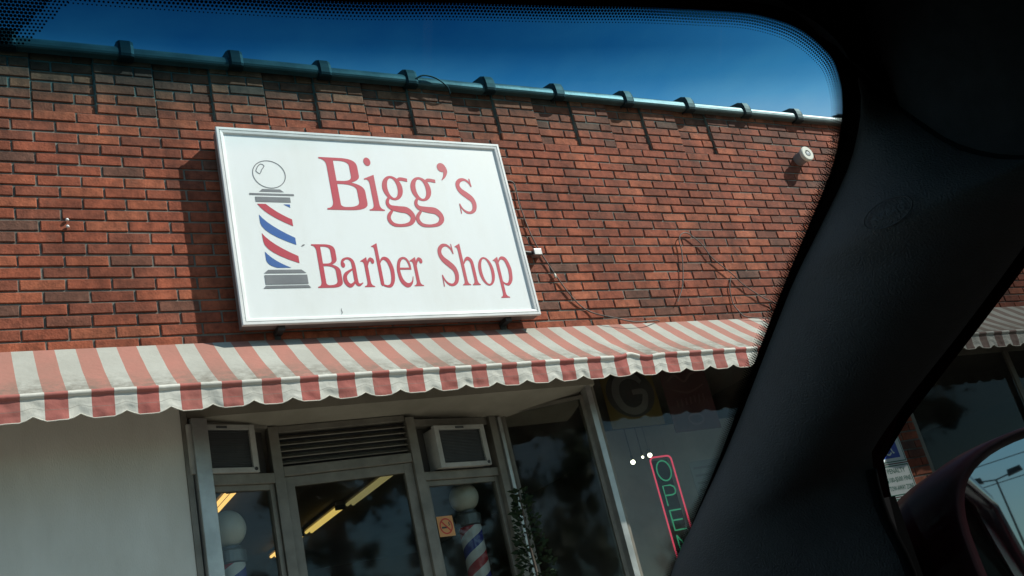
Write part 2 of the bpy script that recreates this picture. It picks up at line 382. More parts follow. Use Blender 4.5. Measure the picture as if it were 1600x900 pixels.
for row in range(-3, 25):
    zc = Z0+(row+.5)*CH
    if row < 19: spans = [(BX0, BX1, WY)]
    else:
        spans = []; x = BX0
        for a, b2 in SUNK:
            if b2 <= BX0: continue
            a = max(a, BX0)
            if a > x: spans.append((x, a, WY))
            spans.append((a, b2, WY+RD)); x = b2
        spans.append((x, BX1, WY))
    course(zc, row, spans)
row = -4
while Z0+row*CH > -EYE+.15:
    course(Z0+(row+.5)*CH, row, [(5.80, 6.42, WY), (9.4, 10.0, WY)]); row -= 1
def seen(u, v, z, y):
    p = Vector(((u+v)/2, y, z)); d = p.dot(AX[2]); px = 800+p.dot(AX[0])/d*1537; py = 450-p.dot(AX[1])/d*1537
    lim = 1312 if py < 190 else 1312-(py-190)*.4
    if not (-30 < px < lim and 0 < py < 560): return None
    if 1.42 < (u+v)/2 < 3.2 and 2.02 < z < 3.24: return None
    return d
full = [(i, seen(*b)) for i, b in enumerate(bricks) if b[1]-b[0] > BP*.95 or abs(b[1]-b[0]-BP/2) < .004]
full = sorted([(d, i) for i, d in full if d], key=lambda t: t[0])[:300]
chosen = {i for d, i in full}
shapes = {}
def shape(kind, L):
    key = (kind, random.randrange(8))
    if key not in shapes:
        v, f = brick_shape(L, CH-JT, hash(key) % 9999 if False else key[1]*31+kind)
        me = bpy.data.meshes.new('brick'); me.from_pydata(v, [], f); me.materials.append(MATS['brick_clay']); shapes[key] = me
    return shapes[key]
fv, ff = [], []
for i, (u, v, z, y) in enumerate(bricks):
    dy = random.uniform(-.0022, .0022); dz = random.uniform(-.0013, .0013)
    c = ((u+v)/2+random.uniform(-.001, .001), y+dy, z+dz)
    if i in chosen:
        o = bpy.data.objects.new('brick', shape(1 if v-u > BP*.9 else 0, v-u-JT)); COL.objects.link(o); o.parent = wall; o.location = c
    else:
        bv, bf = brick_shape(v-u-JT, CH-JT, i); kk = len(fv)
        fv += [(p[0]+c[0], p[1]+c[1], p[2]+c[2]) for p in bv]; ff += [tuple(q+kk for q in f) for f in bf]
rest = MB(); rest.v, rest.f = fv, ff
tag(rest.build('brick_field', 'brick_clay', wall, recalc=False), kind='stuff')
for dz in (2.668, 2.628):                    # two small anchors left of the sign
    a = MB(); a.lathe([(0, 0), (.008, .002), (.009, .008), (.006, .014), (0, .016)], (.575, WY-.012, dz), 8); a.build('wall_anchor', 'white_metal', shop, True)

# glazed coping tiles
def coping_tile(x0, L=.606):
    b = MB()
    prof = [(5.0, 3.735), (4.955, 3.735), (4.946, 3.742), (4.942, 3.755), (4.943, 3.775), (4.948, 3.790), (4.958, 3.803), (5.0, 3.822), (5.09, 3.842), (5.18, 3.83), (5.31, 3.79), (5.32, 3.74)]
    col = [(4.99, 3.722), (4.945, 3.722), (4.933, 3.729), (4.928, 3.745), (4.928, 3.78), (4.931, 3.81), (4.942, 3.842), (4.985, 3.872), (5.09, 3.90), (5.2, 3.88), (5.325, 3.82), (5.335, 3.735)]
    rows = [(0, col, .94), (.012, col, 1), (.068, col, 1), (.085, col, .96), (.088, prof, 1), (L+.03, prof, 1)]
    def sc(p, k): return [(5.1+(y-5.1)*k, 3.74+(z-3.74)*k) for y, z in p]
    rr = [[(x0+x, y, z) for y, z in sc(p, k)] for x, p, k in rows]
    b.grid(rr); b.cap(rr[0]); b.cap(rr[-1][::-1])
    return b
t0 = coping_tile(0).build('coping_tile', 'coping_glaze', shop); t0.data.materials.append(MATS['tar'])
for f_ in t0.data.polygons:                    # tarred collar over the joint
    if f_.center.x < .088: f_.material_index = 1
base_loc = Vector(t0.location)
for kk in range(-4, 20):
    o = t0 if kk == -4 else t0.copy()
    if o is not t0: COL.objects.link(o)
    o.location = base_loc+Vector((.30+.606*kk+random.uniform(-.006, .006), random.uniform(-.004, .004), random.uniform(-.006, .006)))
    o.rotation_euler = (0, random.uniform(-.004, .004), random.uniform(-.004, .004))
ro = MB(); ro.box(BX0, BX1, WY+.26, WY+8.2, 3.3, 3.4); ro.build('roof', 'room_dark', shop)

# --- storefront: a slanted, set-back entry wall starting at the end of the white panel
def plane(ax, ay, bx, by):                    # a wall plane given by two plan points: maps (along, outward, z)
    L = math.hypot(bx-ax, by-ay); u = ((bx-ax)/L, (by-ay)/L); n = (u[1], -u[0])
    return lambda s, d, z: (ax+u[0]*s+n[0]*d, ay+u[1]*s+n[1]*d, z)
PL, DO, RW = plane(1.07, 5.0, 1.514, 5.138), plane(1.514, 5.15, 2.514, 5.15), plane(2.377, 5.155, 3.03, 5.29)
def dbox(mb, P, s0, s1, z0, z1, d0, d1):
    mb.quadbox([P(s0, d0, z0), P(s1, d0, z0), P(s1, d1, z0), P(s0, d1, z0), P(s0, d0, z1), P(s1, d0, z1), P(s1, d1, z1), P(s0, d1, z1)])
FL = -EYE+.13
pn = MB(); pn.box(BX0, 1.035, WY-.01, WY+.12, -EYE, ZB-.002); pn.build('panel', 'stucco_white', shop)
pe = MB(); pe.box(1.037, 1.066, WY-.018, WY+.10, -EYE, ZB-.003); pe.build('panel_edge_trim', 'aged_aluminium', shop)
sf = MB(); sf.quadbox([(1.07, WY-.005, 1.54), (3.60, WY-.005, 1.545), (3.60, WY+.4, 1.43), (1.07, WY+.4, 1.43), (1.07, WY-.005, ZB-.004), (3.60, WY-.005, ZB-.004), (3.60, WY+.4, ZB-.004), (1.07, WY+.4, ZB-.004)])
sf.build('soffit', 'soffit_paint', shop)
hd = MB(); hd.box(3.602, 5.798, WY+.0, WY+.12, 1.70, ZB-.004); hd.box(6.422, 9.398, WY, WY+.12, 1.60, ZB-.004); hd.box(10.002, 12.5, WY, WY+.12, 1.60, ZB-.004)
hd.build('lintel', 'fascia_paint', shop)
# posts and rails
def bar(name, P, s0, s1, z0, z1, d0, d1, mat='aged_aluminium', bv=.003):
    q = MB(); dbox(q, P, s0, s1, z0, z1, d0, d1); return q.build(name, mat, shop, bevel=bv)
bar('door_post', PL, .0, .085, FL, 1.53, -.05, .045, 'aluminium', .004)
bar('door_post', DO, .0, .054, FL, 1.495, -.05, .022); bar('door_post', DO, .808, .862, FL, 1.48, -.05, .022)
bar('door_post', RW, .555, .612, FL, 1.47, -.05, .03); bar('door_post', RW, .614, .640, FL, 1.46, -.06, .045, 'aluminium'); bar('door_post', RW, .642, .668, FL, 1.46, -.06, .02)
bar('transom_rail', PL, .087, .462, 1.185, 1.24, -.05, .012); bar('transom_rail', PL, .087, .462, 1.49, 1.52, -.05, .008)
bar('transom_rail', RW, .0, .553, 1.10, 1.15, -.05, .012); bar('transom_rail', RW, .0, .553, 1.425, 1.47, -.05, .008)
bar('transom_rail', DO, .056, .806, 1.217, 1.27, -.05, .014); bar('transom_rail', DO, .056, .806, 1.462, 1.497, -.05, .010)
def framed(name, P, s0, s1, z0, z1, fw, d, mat='aged_aluminium', parent=shop):
    b = MB(); dbox(b, P, s0, s0+fw, z0, z1, d-.035, d); dbox(b, P, s1-fw, s1, z0, z1, d-.035, d)
    dbox(b, P, s0+fw, s1-fw, z1-fw, z1, d-.035, d-.002); dbox(b, P, s0+fw, s1-fw, z0, z0+fw, d-.035, d-.002)
    o = b.build(name, mat, parent)
    p = MB(); p.cap([P(s0+fw-.005, d-.018, z0+fw-.005), P(s1-fw+.005, d-.018, z0+fw-.005), P(s1-fw+.005, d-.018, z1-fw+.005), P(s0+fw-.005, d-.018, z1-fw+.005)]); p.build('pane', 'shop_glass', o, recalc=False)
    return o
framed('window', PL, .087, .462, -.45, 1.183, .028, -.005)
framed('window', RW, .002, .553, -.45, 1.098, .028, -.005)
b1 = MB(); dbox(b1, PL, .087, .462, FL, -.452, -.05, -.004); dbox(b1, RW, .002, .553, FL, -.452, -.05, -.004); b1.build('stall_riser', 'stucco_white', shop)
dr = framed('door', DO, .057, .805, FL+.01, 1.214, .052, -.004)
hb = MB(); hb.tube([DO(.095, .0, -.15), DO(.095, .06, -.15), DO(.095, .06, .12), DO(.095, .0, .12)], .011); hb.build('handle', 'aluminium', dr, True)
lv = MB(); dbox(lv, DO, .056, .806, 1.272, 1.46, -.045, -.040); lo_ = lv.build('louvre', 'sticker_black', shop)
for kk in range(5):
    z = 1.285+.035*kk; sl = MB()
    sl.quadbox([DO(.058, -.002, z), DO(.804, -.002, z), DO(.804, -.030, z+.022), DO(.058, -.030, z+.022), DO(.058, .0, z+.005), DO(.804, .0, z+.005), DO(.804, -.028, z+.027), DO(.058, -.028, z+.027)])
    sl.build('slat', 'aged_aluminium', lo_)
for P, s0, s1, z0, z1 in ((PL, .087, .462, 1.241, 1.489), (RW, .002, .553, 1.151, 1.424)):    # dark boards round the air conditioners
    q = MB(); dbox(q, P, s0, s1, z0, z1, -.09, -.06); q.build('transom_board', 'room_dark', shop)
# return window from the entry wall out to the front corner, and the front window
def vpane(name, a, b2, z0, z1, fw, parent, mat='aged_aluminium', th=.04):
    a, b2 = Vector(a), Vector(b2); L = (b2-a).length; u = (b2-a)/L; n = Vector((u.y, -u.x, 0))
    def bx(mb, s0, s1, y0, y1, e0, e1):
        pts = []
        for zz in (y0, y1):
            for s, e in ((s0, e0), (s1, e0), (s1, e1), (s0, e1)):
                p = a+u*s+n*e; pts.append((p.x, p.y, zz))
        mb.quadbox(pts)
    mb = MB(); bx(mb, 0, fw, z0, z1, -th/2, th/2); bx(mb, L-fw, L, z0, z1, -th/2, th/2); bx(mb, fw, L-fw, z1-fw, z1, -th/2+.002, th/2-.002); bx(mb, fw, L-fw, z0, z0+fw, -th/2+.002, th/2-.002)
    o = mb.build(name, mat, parent); p = MB(); p.cap([(a+u*(fw-.004))[:2]+(z0+fw-.004,), (a+u*(L-fw+.004))[:2]+(z0+fw-.004,), (a+u*(L-fw+.004))[:2]+(z1-fw+.004,), (a+u*(fw-.004))[:2]+(z1-fw+.004,)]); p.build('pane', 'shop_glass', o, recalc=False)
    return o
vpane('window', (3.045, 5.290, 0), (3.535, 5.07, 0), -.5, 1.50, .022, shop)
q = MB(); q.box(3.527, 3.569, WY+.0, WY+.065, FL, 1.60); q.build('corner_post', 'aluminium', shop, bevel=.003)
q = MB(); q.box(3.52, 3.576, WY+.068, WY+.11, FL, 1.70); q.build('corner_post', 'aged_aluminium', shop)
vpane('window', (3.572, WY+.04, 0), (5.795, WY+.04, 0), -.5, 1.70, .03, shop)
vpane('window', (6.425, WY+.04, 0), (9.395, WY+.04, 0), -.5, 1.60, .05, shop)
vpane('window', (10.01, WY+.04, 0), (12.45, WY+.04, 0), -.5, 1.60, .05, shop)
q = MB(); q.box(7.86, 7.92, WY-.0, WY+.018, -.45, 1.55); q.build('mullion', 'aged_aluminium', shop)
q = MB(); q.box(3.572, 5.798, WY+.01, WY+.10, -EYE, -.502); q.box(6.422, 9.398, WY+.01, WY+.10, -EYE, -.502); q.box(10.002, 12.5, WY+.01, WY+.10, -EYE, -.502); q.build('stall_riser', 'mortar', shop)
# the room behind the glass
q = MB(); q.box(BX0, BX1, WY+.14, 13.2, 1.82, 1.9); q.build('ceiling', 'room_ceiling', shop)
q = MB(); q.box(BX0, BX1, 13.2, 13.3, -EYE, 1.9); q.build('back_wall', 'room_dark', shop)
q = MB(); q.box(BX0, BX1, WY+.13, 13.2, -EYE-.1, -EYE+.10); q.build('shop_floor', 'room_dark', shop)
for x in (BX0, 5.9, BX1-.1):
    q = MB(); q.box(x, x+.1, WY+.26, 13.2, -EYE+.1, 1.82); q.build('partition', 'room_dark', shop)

# ------------------------------------------------------------------ awning
AP = .1918
def aw_profile(x):
    nz1 = noise.noise(Vector((x*1.1, 3.1, 0))); nz2 = noise.noise(Vector((x*4.3, 8.2, 0))); nz3 = noise.noise(Vector((x*9, 1.2, 4)))
    kink = .016*math.exp(-((x-3.57)/.05)**2)-.010*math.exp(-((x-3.70)/.06)**2)
    yf, zf = 4.53+.006*nz2, 1.553+.004*nz1+.004*nz2+kink
    d = ((x-.282)/AP) % 1.0                  # 0..0.5 white, 0.5..1 red
    dn = abs(d-.25)*AP
    notch = .024*(.7*math.cos(math.pi/2*dn/.047)**2+.3*(1-dn/.047)) if dn < .047 else 0
    zb = 1.436+notch+.003*nz3+.3*kink
    pts = []
    for k in range(11):
        t = k/10; sag = math.sin(math.pi*t)*(.014+.008*nz1)+.008*math.sin(math.pi*t)*noise.noise(Vector((x*3, t*5, 0)))
        pts.append((WY-.012+(yf+.006-WY+.012)*t, 1.945+(zf+.004-1.945)*t-sag, t*.985))
    pts += [(yf+.001, zf+.012, .990), (yf-.007, zf+.013, 1.002), (yf-.014, zf+.007, 1.01), (yf-.015, zf-.002, 1.03), (yf-.009, zf-.010, 1.06), (yf-.002, zf-.013, 1.07)]
    for k in range(1, 10):
        t = k/9; wv = .007*noise.noise(Vector((x*7, t*1.5, 9)))*t+.006*noise.noise(Vector((x*19, t*3, 2)))*(.3+t)
        hem = -.0015 if abs(t-.52) < .07 else 0
        pts.append((yf-.003+wv+hem+.008*t, zf-.011+(zb-zf+.011)*t, 1.08+.92*t))
    return pts
def awning(AX0, AX1, mat, label, arms):
    aw = thing('awning', ((AX0+AX1)/2, WY-.02, 1.5), label, 'awning', 'awnings along the brick front')
    nx = int((AX1-AX0)/.0137); rows, uvs = [], []
    for i in range(nx+1):
        x = AX0+(AX1-AX0)*i/nx; pr = aw_profile(x)
        rows.append([(x, p[0], p[1]) for p in pr]); uvs.append([(x, p[2]) for p in pr])
    mb = MB(); mb.grid(rows); me = bpy.data.meshes.new('canopy'); me.from_pydata(mb.v, [], mb.f)
    flat = [u for r in uvs for u in r]; ul = me.uv_layers.new(name='cloth')
    for lp in me.loops: ul.data[lp.index].uv = flat[lp.vertex_index]
    for p in me.polygons: p.use_smooth = True
    me.materials.append(MATS[mat]); link('canopy', me, aw)
    pp = MB(); pp.tube([(r[-1][0], r[-1][1]-.001, r[-1][2]) for r in rows[::2]], .0028, 5); pp.build('scallop_binding', 'binding_cream', aw, True)
    fb = MB(); fb.tube([(AX0, 4.545, 1.537), (AX1, 4.545, 1.537)], .012); fb.build('front_bar', 'aged_aluminium', aw, True)
    for x in arms:
        a = MB(); a.tube([(x, 4.55, 1.535), (x, WY-.005, 1.62)], .011); a.build('support_arm', 'aged_aluminium', aw, True)
awning(-2.0, 6.36, 'awning_canvas', 'red and white striped canvas awning with a scalloped valance over the barber entry', (-1.9, 1.0, 3.57, 6.3))
awning(6.64, 12.2, 'awning_canvas_brown', 'faded brown and white striped awning seen through the side window', (6.7, 9.3, 12.1))

# ------------------------------------------------------------------ shop sign
SX0, SX1, SZ0, SZ1, SY = 1.381, 3.253, 1.989, 3.236, 4.87
sg = thing('shop_sign', ((SX0+SX1)/2, SY+.05, SZ0), 'white box sign with red lettering and a barber pole picture on brick wall', 'sign')
c = MB(); c.box(SX0+.006, SX1-.006, SY+.016, SY+.09, SZ0+.006, SZ1-.006); c.build('cabinet', 'cabinet_metal', sg)
def rail(a, b2, inn):                         # mitred retainer: a, b2 outer corners, inn = inward direction
    W_, mb = .042, MB(); a, b2 = Vector(a), Vector(b2); t = (b2-a).normalized(); inn = Vector(inn)
    prof = [(0, .016), (0, 0), (.004, -.004), (.016, -.004), (.019, .001), (.023, -.003), (.036, -.001), (W_, .006), (W_, .016)]
    rr = []
    for e, s in ((a, 1), (b2, -1)):
        rr.append([e+inn*w_+t*s*w_+Vector((0, d, 0)) for w_, d in prof])
    mb.grid(rr); return mb
cs = [(SX0, SY, SZ0), (SX1, SY, SZ0), (SX1, SY, SZ1), (SX0, SY, SZ1)]
for i, inn in enumerate(((0, 0, 1), (-1, 0, 0), (0, 0, -1), (1, 0, 0))):
    rail(cs[i], cs[(i+1) % 4], inn).build('frame_rail', 'white_metal', sg)
f_ = MB(); f_.cap([(SX0+.04, SY+.010, SZ0+.04), (SX1-.04, SY+.010, SZ0+.04), (SX1-.04, SY+.010, SZ1-.04), (SX0+.04, SY+.010, SZ1-.04)])
face = f_.build('face', 'sign_face', sg, recalc=False)
for x in (1.60, 3.03):
    br = MB(); br.box(x-.02, x+.02, SY+.03, WY-.002, SZ0-.022, SZ0+.004); br.box(x-.016, x+.016, WY-.014, WY-.003, SZ0-.06, SZ0-.0225); br.build('bracket', 'black_iron', sg)
# lettering: glyphs drawn as outlines, rings and pen strokes (units of 1/1000 em)
def outline(c, n=6):
    on = []
    m_ = len(c); exp = []
    for i in range(m_):
        p, q = c[i], c[(i+1) % m_]; exp.append(p)
        if len(p) == 3 and len(q) == 3: exp.append(((p[0]+q[0])/2, (p[1]+q[1])/2))
    st = next(i for i, p in enumerate(exp) if len(p) == 2); exp = exp[st:]+exp[:st]+[exp[st]]
    i = 0; on.append(exp[0])
    while i < len(exp)-1:
        if len(exp[i+1]) == 2: on.append(exp[i+1]); i += 1
        else:
            a, c_, b2 = exp[i], exp[i+1], exp[i+2]
            for k in range(1, n+1):
                t = k/n; on.append(((1-t)**2*a[0]+2*t*(1-t)*c_[0]+t*t*b2[0], (1-t)**2*a[1]+2*t*(1-t)*c_[1]+t*t*b2[1]))
            i += 2
    return on[:-1]
def pc_outline(*cs):
    polys = [outline(c) for c in cs]
    vs = [p for q in polys for p in q]; tr = tessellate_polygon([[Vector((x, y, 0)) for x, y in q] for q in polys])
    return vs, [tuple(t) for t in tr]
def pc_stroke(pts, n=7):
    s = spline(pts, n); vs, fs = [], []
    for i, p in enumerate(s):
        a, b2 = s[max(i-1, 0)], s[min(i+1, len(s)-1)]; d = b2[:2]-a[:2]; d /= (np.linalg.norm(d)+1e-9)
        nn = np.array((-d[1], d[0]))*p[2]/2; vs += [tuple(p[:2]+nn), tuple(p[:2]-nn)]
    return vs, [(2*i, 2*i+1, 2*i+3, 2*i+2) for i in range(len(s)-1)]
def pc_disc(x, y, r, ry=None, n=28):
    return [(x+r*math.cos(2*math.pi*k/n), y+(ry or r)*math.sin(2*math.pi*k/n)) for k in range(n)], [tuple(range(n))]
def pc_ring(x, y, rx, ry, ix, iy, n=40, tilt=0):
    vs = []
    for k in range(n):
        a = 2*math.pi*k/n; vs += [(x+rx*math.cos(a), y+ry*math.sin(a)), (x+ix*math.cos(a+tilt), y+iy*math.sin(a+tilt))]
    return vs, [(2*k, 2*((k+1) % n), 2*((k+1) % n)+1, 2*k+1) for k in range(n)]
SST = [(437, 520, 16), (405, 600, 40), (315, 655, 42), (205, 643, 62), (125, 580, 85), (115, 500, 95), (170, 420, 104), (290, 342, 112), (388, 268, 108), (418, 172, 100), (380, 70, 76), (285, 14, 44), (185, 22, 42), (105, 80, 32), (62, 172, 16)]
G = {
 'B': [pc_outline([(17, 662), (300, 662), (430, 662, 1), (545, 610, 1), (545, 500, 1), (545, 380, 1), (415, 350), (500, 335, 1), (593, 280, 1), (593, 180, 1), (593, 0, 1), (330, 0), (17, 0), (17, 19), (112, 25, 1), (112, 110), (112, 552), (112, 637, 1), (17, 643)],
        [(214, 625), (290, 625), (430, 622, 1), (430, 497, 1), (430, 366, 1), (290, 366), (214, 366)], [(214, 326), (300, 326), (478, 318, 1), (478, 182, 1), (478, 40, 1), (300, 38), (214, 36, 1), (214, 75)])],
 'i': [pc_outline([(16, 0), (253, 0), (253, 15), (185, 20, 1), (185, 90), (185, 462), (20, 408), (20, 392), (95, 415, 1), (95, 330), (95, 90), (95, 20, 1), (16, 15)]), pc_disc(120, 630, 55, 55)],
 'g': [pc_ring(210, 298, 165, 158, 82, 128), pc_stroke([(290, 385, 30), (360, 420, 44), (480, 408, 44)]),
       pc_stroke([(130, 182, 30), (88, 132, 46), (82, 86, 56), (125, 46, 62), (250, 26, 78), (370, 12, 86), (440, -44, 84), (440, -104, 74), (370, -158, 48), (240, -180, 36), (120, -170, 46), (62, -122, 60), (66, -60, 52), (135, 8, 34)])],
 "'": [pc_disc(95, 600, 62, 62), pc_stroke([(135, 610, 46), (140, 550, 56), (110, 480, 34), (62, 428, 8)])],
 's': [pc_stroke([(x*.74, y*.69-6, w_*.8) for x, y, w_ in SST]), pc_outline([(312, 462), (330, 462), (338, 352), (318, 352)]), pc_outline([(30, -12), (46, -12), (54, 120), (36, 120)])],
 'S': [pc_stroke(SST), pc_outline([(425, 676), (446, 676), (456, 510), (434, 510)]), pc_outline([(42, -14), (62, -14), (72, 172), (50, 172)])],
 'a': [pc_disc(82, 345, 44, 44), pc_stroke([(62, 352, 50), (92, 412, 46), (180, 445, 30), (262, 425, 52), (303, 350, 78), (305, 110, 80), (328, 50, 62), (375, 38, 36), (442, 66, 14)]), pc_stroke([(296, 288, 22), (180, 240, 40), (95, 185, 68), (78, 105, 84), (130, 38, 68), (205, 36, 50), (292, 98, 30)])],
 'r': [pc_outline([(5, 0), (245, 0), (245, 15), (165, 20, 1), (165, 90), (165, 460), (155, 460), (7, 404), (7, 388), (82, 410, 1), (82, 330), (82, 90), (82, 20, 1), (5, 15)]), pc_stroke([(155, 322, 18), (192, 392, 42), (248, 428, 58), (300, 410, 66)]), pc_disc(296, 400, 42, 42)],
 'b': [pc_outline([(153, 683), (3, 635), (3, 620), (69, 640, 1), (69, 560), (69, 40), (100, 8), (153, 45)]), pc_stroke([(148, 370, 15), (200, 425, 36), (275, 442, 52), (360, 402, 86), (408, 310, 98), (418, 225, 98), (395, 110, 86), (330, 28, 60), (240, 6, 36), (150, 22, 30), (85, 40, 18)])],
 'e': [pc_stroke([(398, 268, 44), (388, 350, 58), (335, 424, 46), (240, 446, 36), (132, 398, 66), (72, 290, 82), (66, 200, 90), (98, 96, 96), (190, 28, 80), (290, 22, 60), (380, 72, 34), (428, 155, 12)]), pc_outline([(70, 262), (420, 262), (420, 294), (70, 294)])],
 'h': [pc_outline([(9, 0), (225, 0), (225, 15), (157, 20, 1), (157, 85), (157, 683), (150, 683), (10, 635), (10, 620), (73, 640, 1), (73, 550), (73, 85), (73, 20, 1), (9, 15)]), pc_stroke([(150, 340, 15), (220, 412, 46), (300, 436, 60), (370, 392, 80), (385, 300, 84), (385, 40, 84)]), pc_outline([(275, 0), (487, 0), (487, 15), (427, 22, 1), (427, 90), (343, 90), (343, 22, 1), (275, 15)])],
 'o': [pc_ring(250, 222, 222, 236, 130, 206, tilt=0)],
 'p': [pc_outline([(5, -217), (247, -217), (247, -201), (159, -195, 1), (159, -130), (159, 460), (150, 460), (9, 405), (9, 390), (75, 410, 1), (75, 320), (75, -130), (75, -195, 1), (5, -201)]), pc_stroke([(152, 366, 15), (215, 426, 40), (290, 442, 56), (372, 402, 86), (420, 295, 98), (425, 215, 98), (395, 95, 86), (312, 14, 56), (222, 8, 32), (152, 42, 26)])],
}
def put_pieces(name, pieces, fx, y, mat, parent, lift=.0012):
    mb = MB()
    for i, (vs, fs) in enumerate(pieces):
        k = len(mb.v); mb.v += [(fx(p)[0], y-lift-.0002*i, fx(p)[1]) for p in vs]; mb.f += [tuple(q+k for q in f) for f in fs]
    return mb.build(name, mat, parent, recalc=False)
def letter(ch, x0, x1, base_z, em):
    ps = G[ch]; xs = [p[0] for v, f in ps for p in v]; a, b2 = min(xs), max(xs)
    put_pieces('letter', ps, lambda p: (SX0+(x0+(p[0]-a)/(b2-a)*(x1-x0))/1000, SZ0+(base_z+p[1]*em)/1000), SY+.010, 'vinyl_red', face)
for ch, x0, x1 in (('B', 594, 854), ('i', 860, 958), ('g', 963, 1153), ('g', 1154, 1348), ("'", 1378, 1446), ('s', 1477, 1603)): letter(ch, x0, x1, 722, .545)
for ch, x0, x1 in (('B', 457, 608), ('a', 614, 731), ('r', 738, 824), ('b', 823, 940), ('e', 958, 1056), ('r', 1052, 1136), ('S', 1245, 1362), ('h', 1376, 1498), ('o', 1506, 1615), ('p', 1622, 1743)): letter(ch, x0, x1, 216, .418)
ident = lambda p: (SX0+p[0]/1000, SZ0+p[1]/1000)
poly = lambda *p: (list(p), [tuple(range(len(p)))])
put_pieces('globe_picture', [pc_ring(276, 947, 98, 94, 93, 89)], ident, SY+.010, 'vinyl_grey', face)
hlp = [(201, 966), (214, 995), (236, 1015), (254, 1002), (236, 976), (222, 948)]
put_pieces('globe_picture', [pc_stroke([(*p, 5) for p in hlp+[hlp[0]]], 2)], ident, SY+.010, 'vinyl_grey', face)
put_pieces('pole_cap_picture', [poly((202, 830), (222, 848), (326, 848), (347, 830)), poly((144, 819), (404, 819), (404, 807), (144, 807)), poly((174, 796), (378, 796), (378, 763), (174, 763)),
    poly((160, 311), (186, 332), (376, 332), (402, 311)), poly((161, 300), (404, 300), (404, 243), (161, 243)), poly((146, 219), (160, 235), (402, 235), (416, 219))], ident, SY+.010, 'vinyl_grey', face)
def swoosh(*p): return pc_outline([q for q in p])
put_pieces('pole_stripe_picture', [swoosh((180, 750), (229, 750), (290, 690, 1), (369, 652), (369, 608), (215, 680, 1))], ident, SY+.010, 'vinyl_red', face)
put_pieces('pole_stripe_picture', [swoosh((181, 562), (225, 490, 1), (371, 417), (371, 372), (183, 440, 1), (183, 509))], ident, SY+.010, 'vinyl_red', face)
put_pieces('pole_stripe_picture', [swoosh((181, 680), (225, 610, 1), (370, 533), (370, 488), (186, 560, 1), (181, 627))], ident, SY+.010, 'vinyl_blue', face)
put_pieces('pole_stripe_picture', [swoosh((183, 445), (226, 385, 1), (320, 344), (242, 344), (186, 358, 1), (183, 394))], ident, SY+.010, 'vinyl_blue', face)
put_pieces('pole_stripe_picture', [poly((332, 750), (370, 750), (370, 728))], ident, SY+.010, 'vinyl_blue', face)
put_pieces('scuff', [pc_stroke([(566, 50, 2), (572, 62, 5), (569, 78, 3), (574, 88, 1)], 3), pc_stroke([(398, 478, 3), (410, 486, 9), (420, 490, 2)], 3)], ident, SY+.010, 'vinyl_grey', face)

# ------------------------------------------------------------------ small things on the brick wall
jb = thing('junction_box', (3.40, WY, 2.44), 'small grey electrical box beside the right edge of the sign', 'junction box')
b = MB(); b.box(3.372, 3.432, WY-.055, WY-.002, 2.447, 2.492); b.build('body', 'aluminium', jb, bevel=.004)
b = MB(); b.tube([(3.372, WY-.03, 2.47), (3.262, WY-.05, 2.47)], .011); b.build('conduit', 'black_iron', jb, True)
vt = thing('wall_vent', (6.237, WY, 3.351), 'round white vent cap sticking out near the top of the brick wall', 'vent')
def ylathe(prof, cx, cz, n=24):               # prof: (radius, y)
    mb = MB(); mb.grid([[(cx+r*math.cos(2*math.pi*j/n), y, cz+r*math.sin(2*math.pi*j/n)) for j in range(n)] for r, y in prof], True); return mb
ylathe([(.055, WY), (.055, WY-.085), (.05, WY-.09)], 6.237, 3.351).build('pipe', 'cabinet_metal', vt, True)
ylathe([(.056, WY-.088), (.066, WY-.09), (.066, WY-.112), (.058, WY-.118), (.030, WY-.118), (.028, WY-.112), (0, WY-.112)], 6.237, 3.351).build('cap', 'globe_white', vt)
ylathe([(.026, WY-.113), (.02, WY-.119), (0, WY-.12)], 6.237, 3.347).build('opening', 'pole_metal', vt)
ins = thing('cable_clip', (3.515, WY, 2.30), 'tiny white cable insulator screwed to brick right of the sign', 'clip')
b = MB(); b.lathe([(0, 0), (.009, .004), (.006, .012), (.010, .020), (.005, .032), (0, .034)], (3.512, WY-.016, 2.292), 10); b.build('knob', 'globe_white', ins, True)
b = MB(); b.tube([(3.512, WY-.016, 2.30), (3.512, WY, 2.30)], .004, 6); b.build('screw', 'black_iron', ins)
def cable(pts, r, label, mat='cable_grey', y=WY-.012):
    p3 = [(p[0], p[2] if len(p) > 2 else y, p[1]) for p in pts]
    o = MB().tube([tuple(q) for q in spline(p3, 6)], r, 6).build('cable', mat, None, True); tag(o, label, 'cable', 'loose cables on the brick wall')
cable([(3.30, 3.02), (3.379, 3.009), (3.381, 2.845), (3.417, 2.584), (3.508, 2.342), (3.61, 2.144), (3.717, 2.043), (3.877, 1.965, 4.93), (3.979, 1.93, 4.91), (4.109, 1.932, 4.92), (4.223, 1.955, 4.97), (4.254, 1.95, 4.975)], .0045, 'dark cable running down from beside the sign to the awning top')
cable([(4.469, 2.092), (4.555, 2.209), (4.615, 2.36), (4.652, 2.499), (4.659, 2.578), (4.699, 2.629), (4.765, 2.634), (4.861, 2.547), (4.92, 2.436), (5.07, 2.293), (5.12, 2.23), (5.198, 2.166), (5.328, 2.084), (5.6, 1.98)], .0042, 'cable looped like a hook high on the brick right of the sign', y=WY-.02)
cable([(5.053, 2.286), (5.004, 2.201), (4.983, 2.078), (5.002, 1.99, 4.97), (5.041, 1.945, 4.955), (5.183, 1.915, 4.92), (5.4, 1.92, 4.94)], .0042, 'short pale cable curving down from the hooked one onto the awning')
cable([(2.78, 3.76, 4.935), (2.83, 3.785, 4.925), (2.89, 3.787, 4.925), (2.95, 3.765, 4.925), (3.01, 3.72, 4.935), (3.04, 3.69, 4.97)], .006, 'black cable arching over the coping tiles above the sign', 'black_iron')

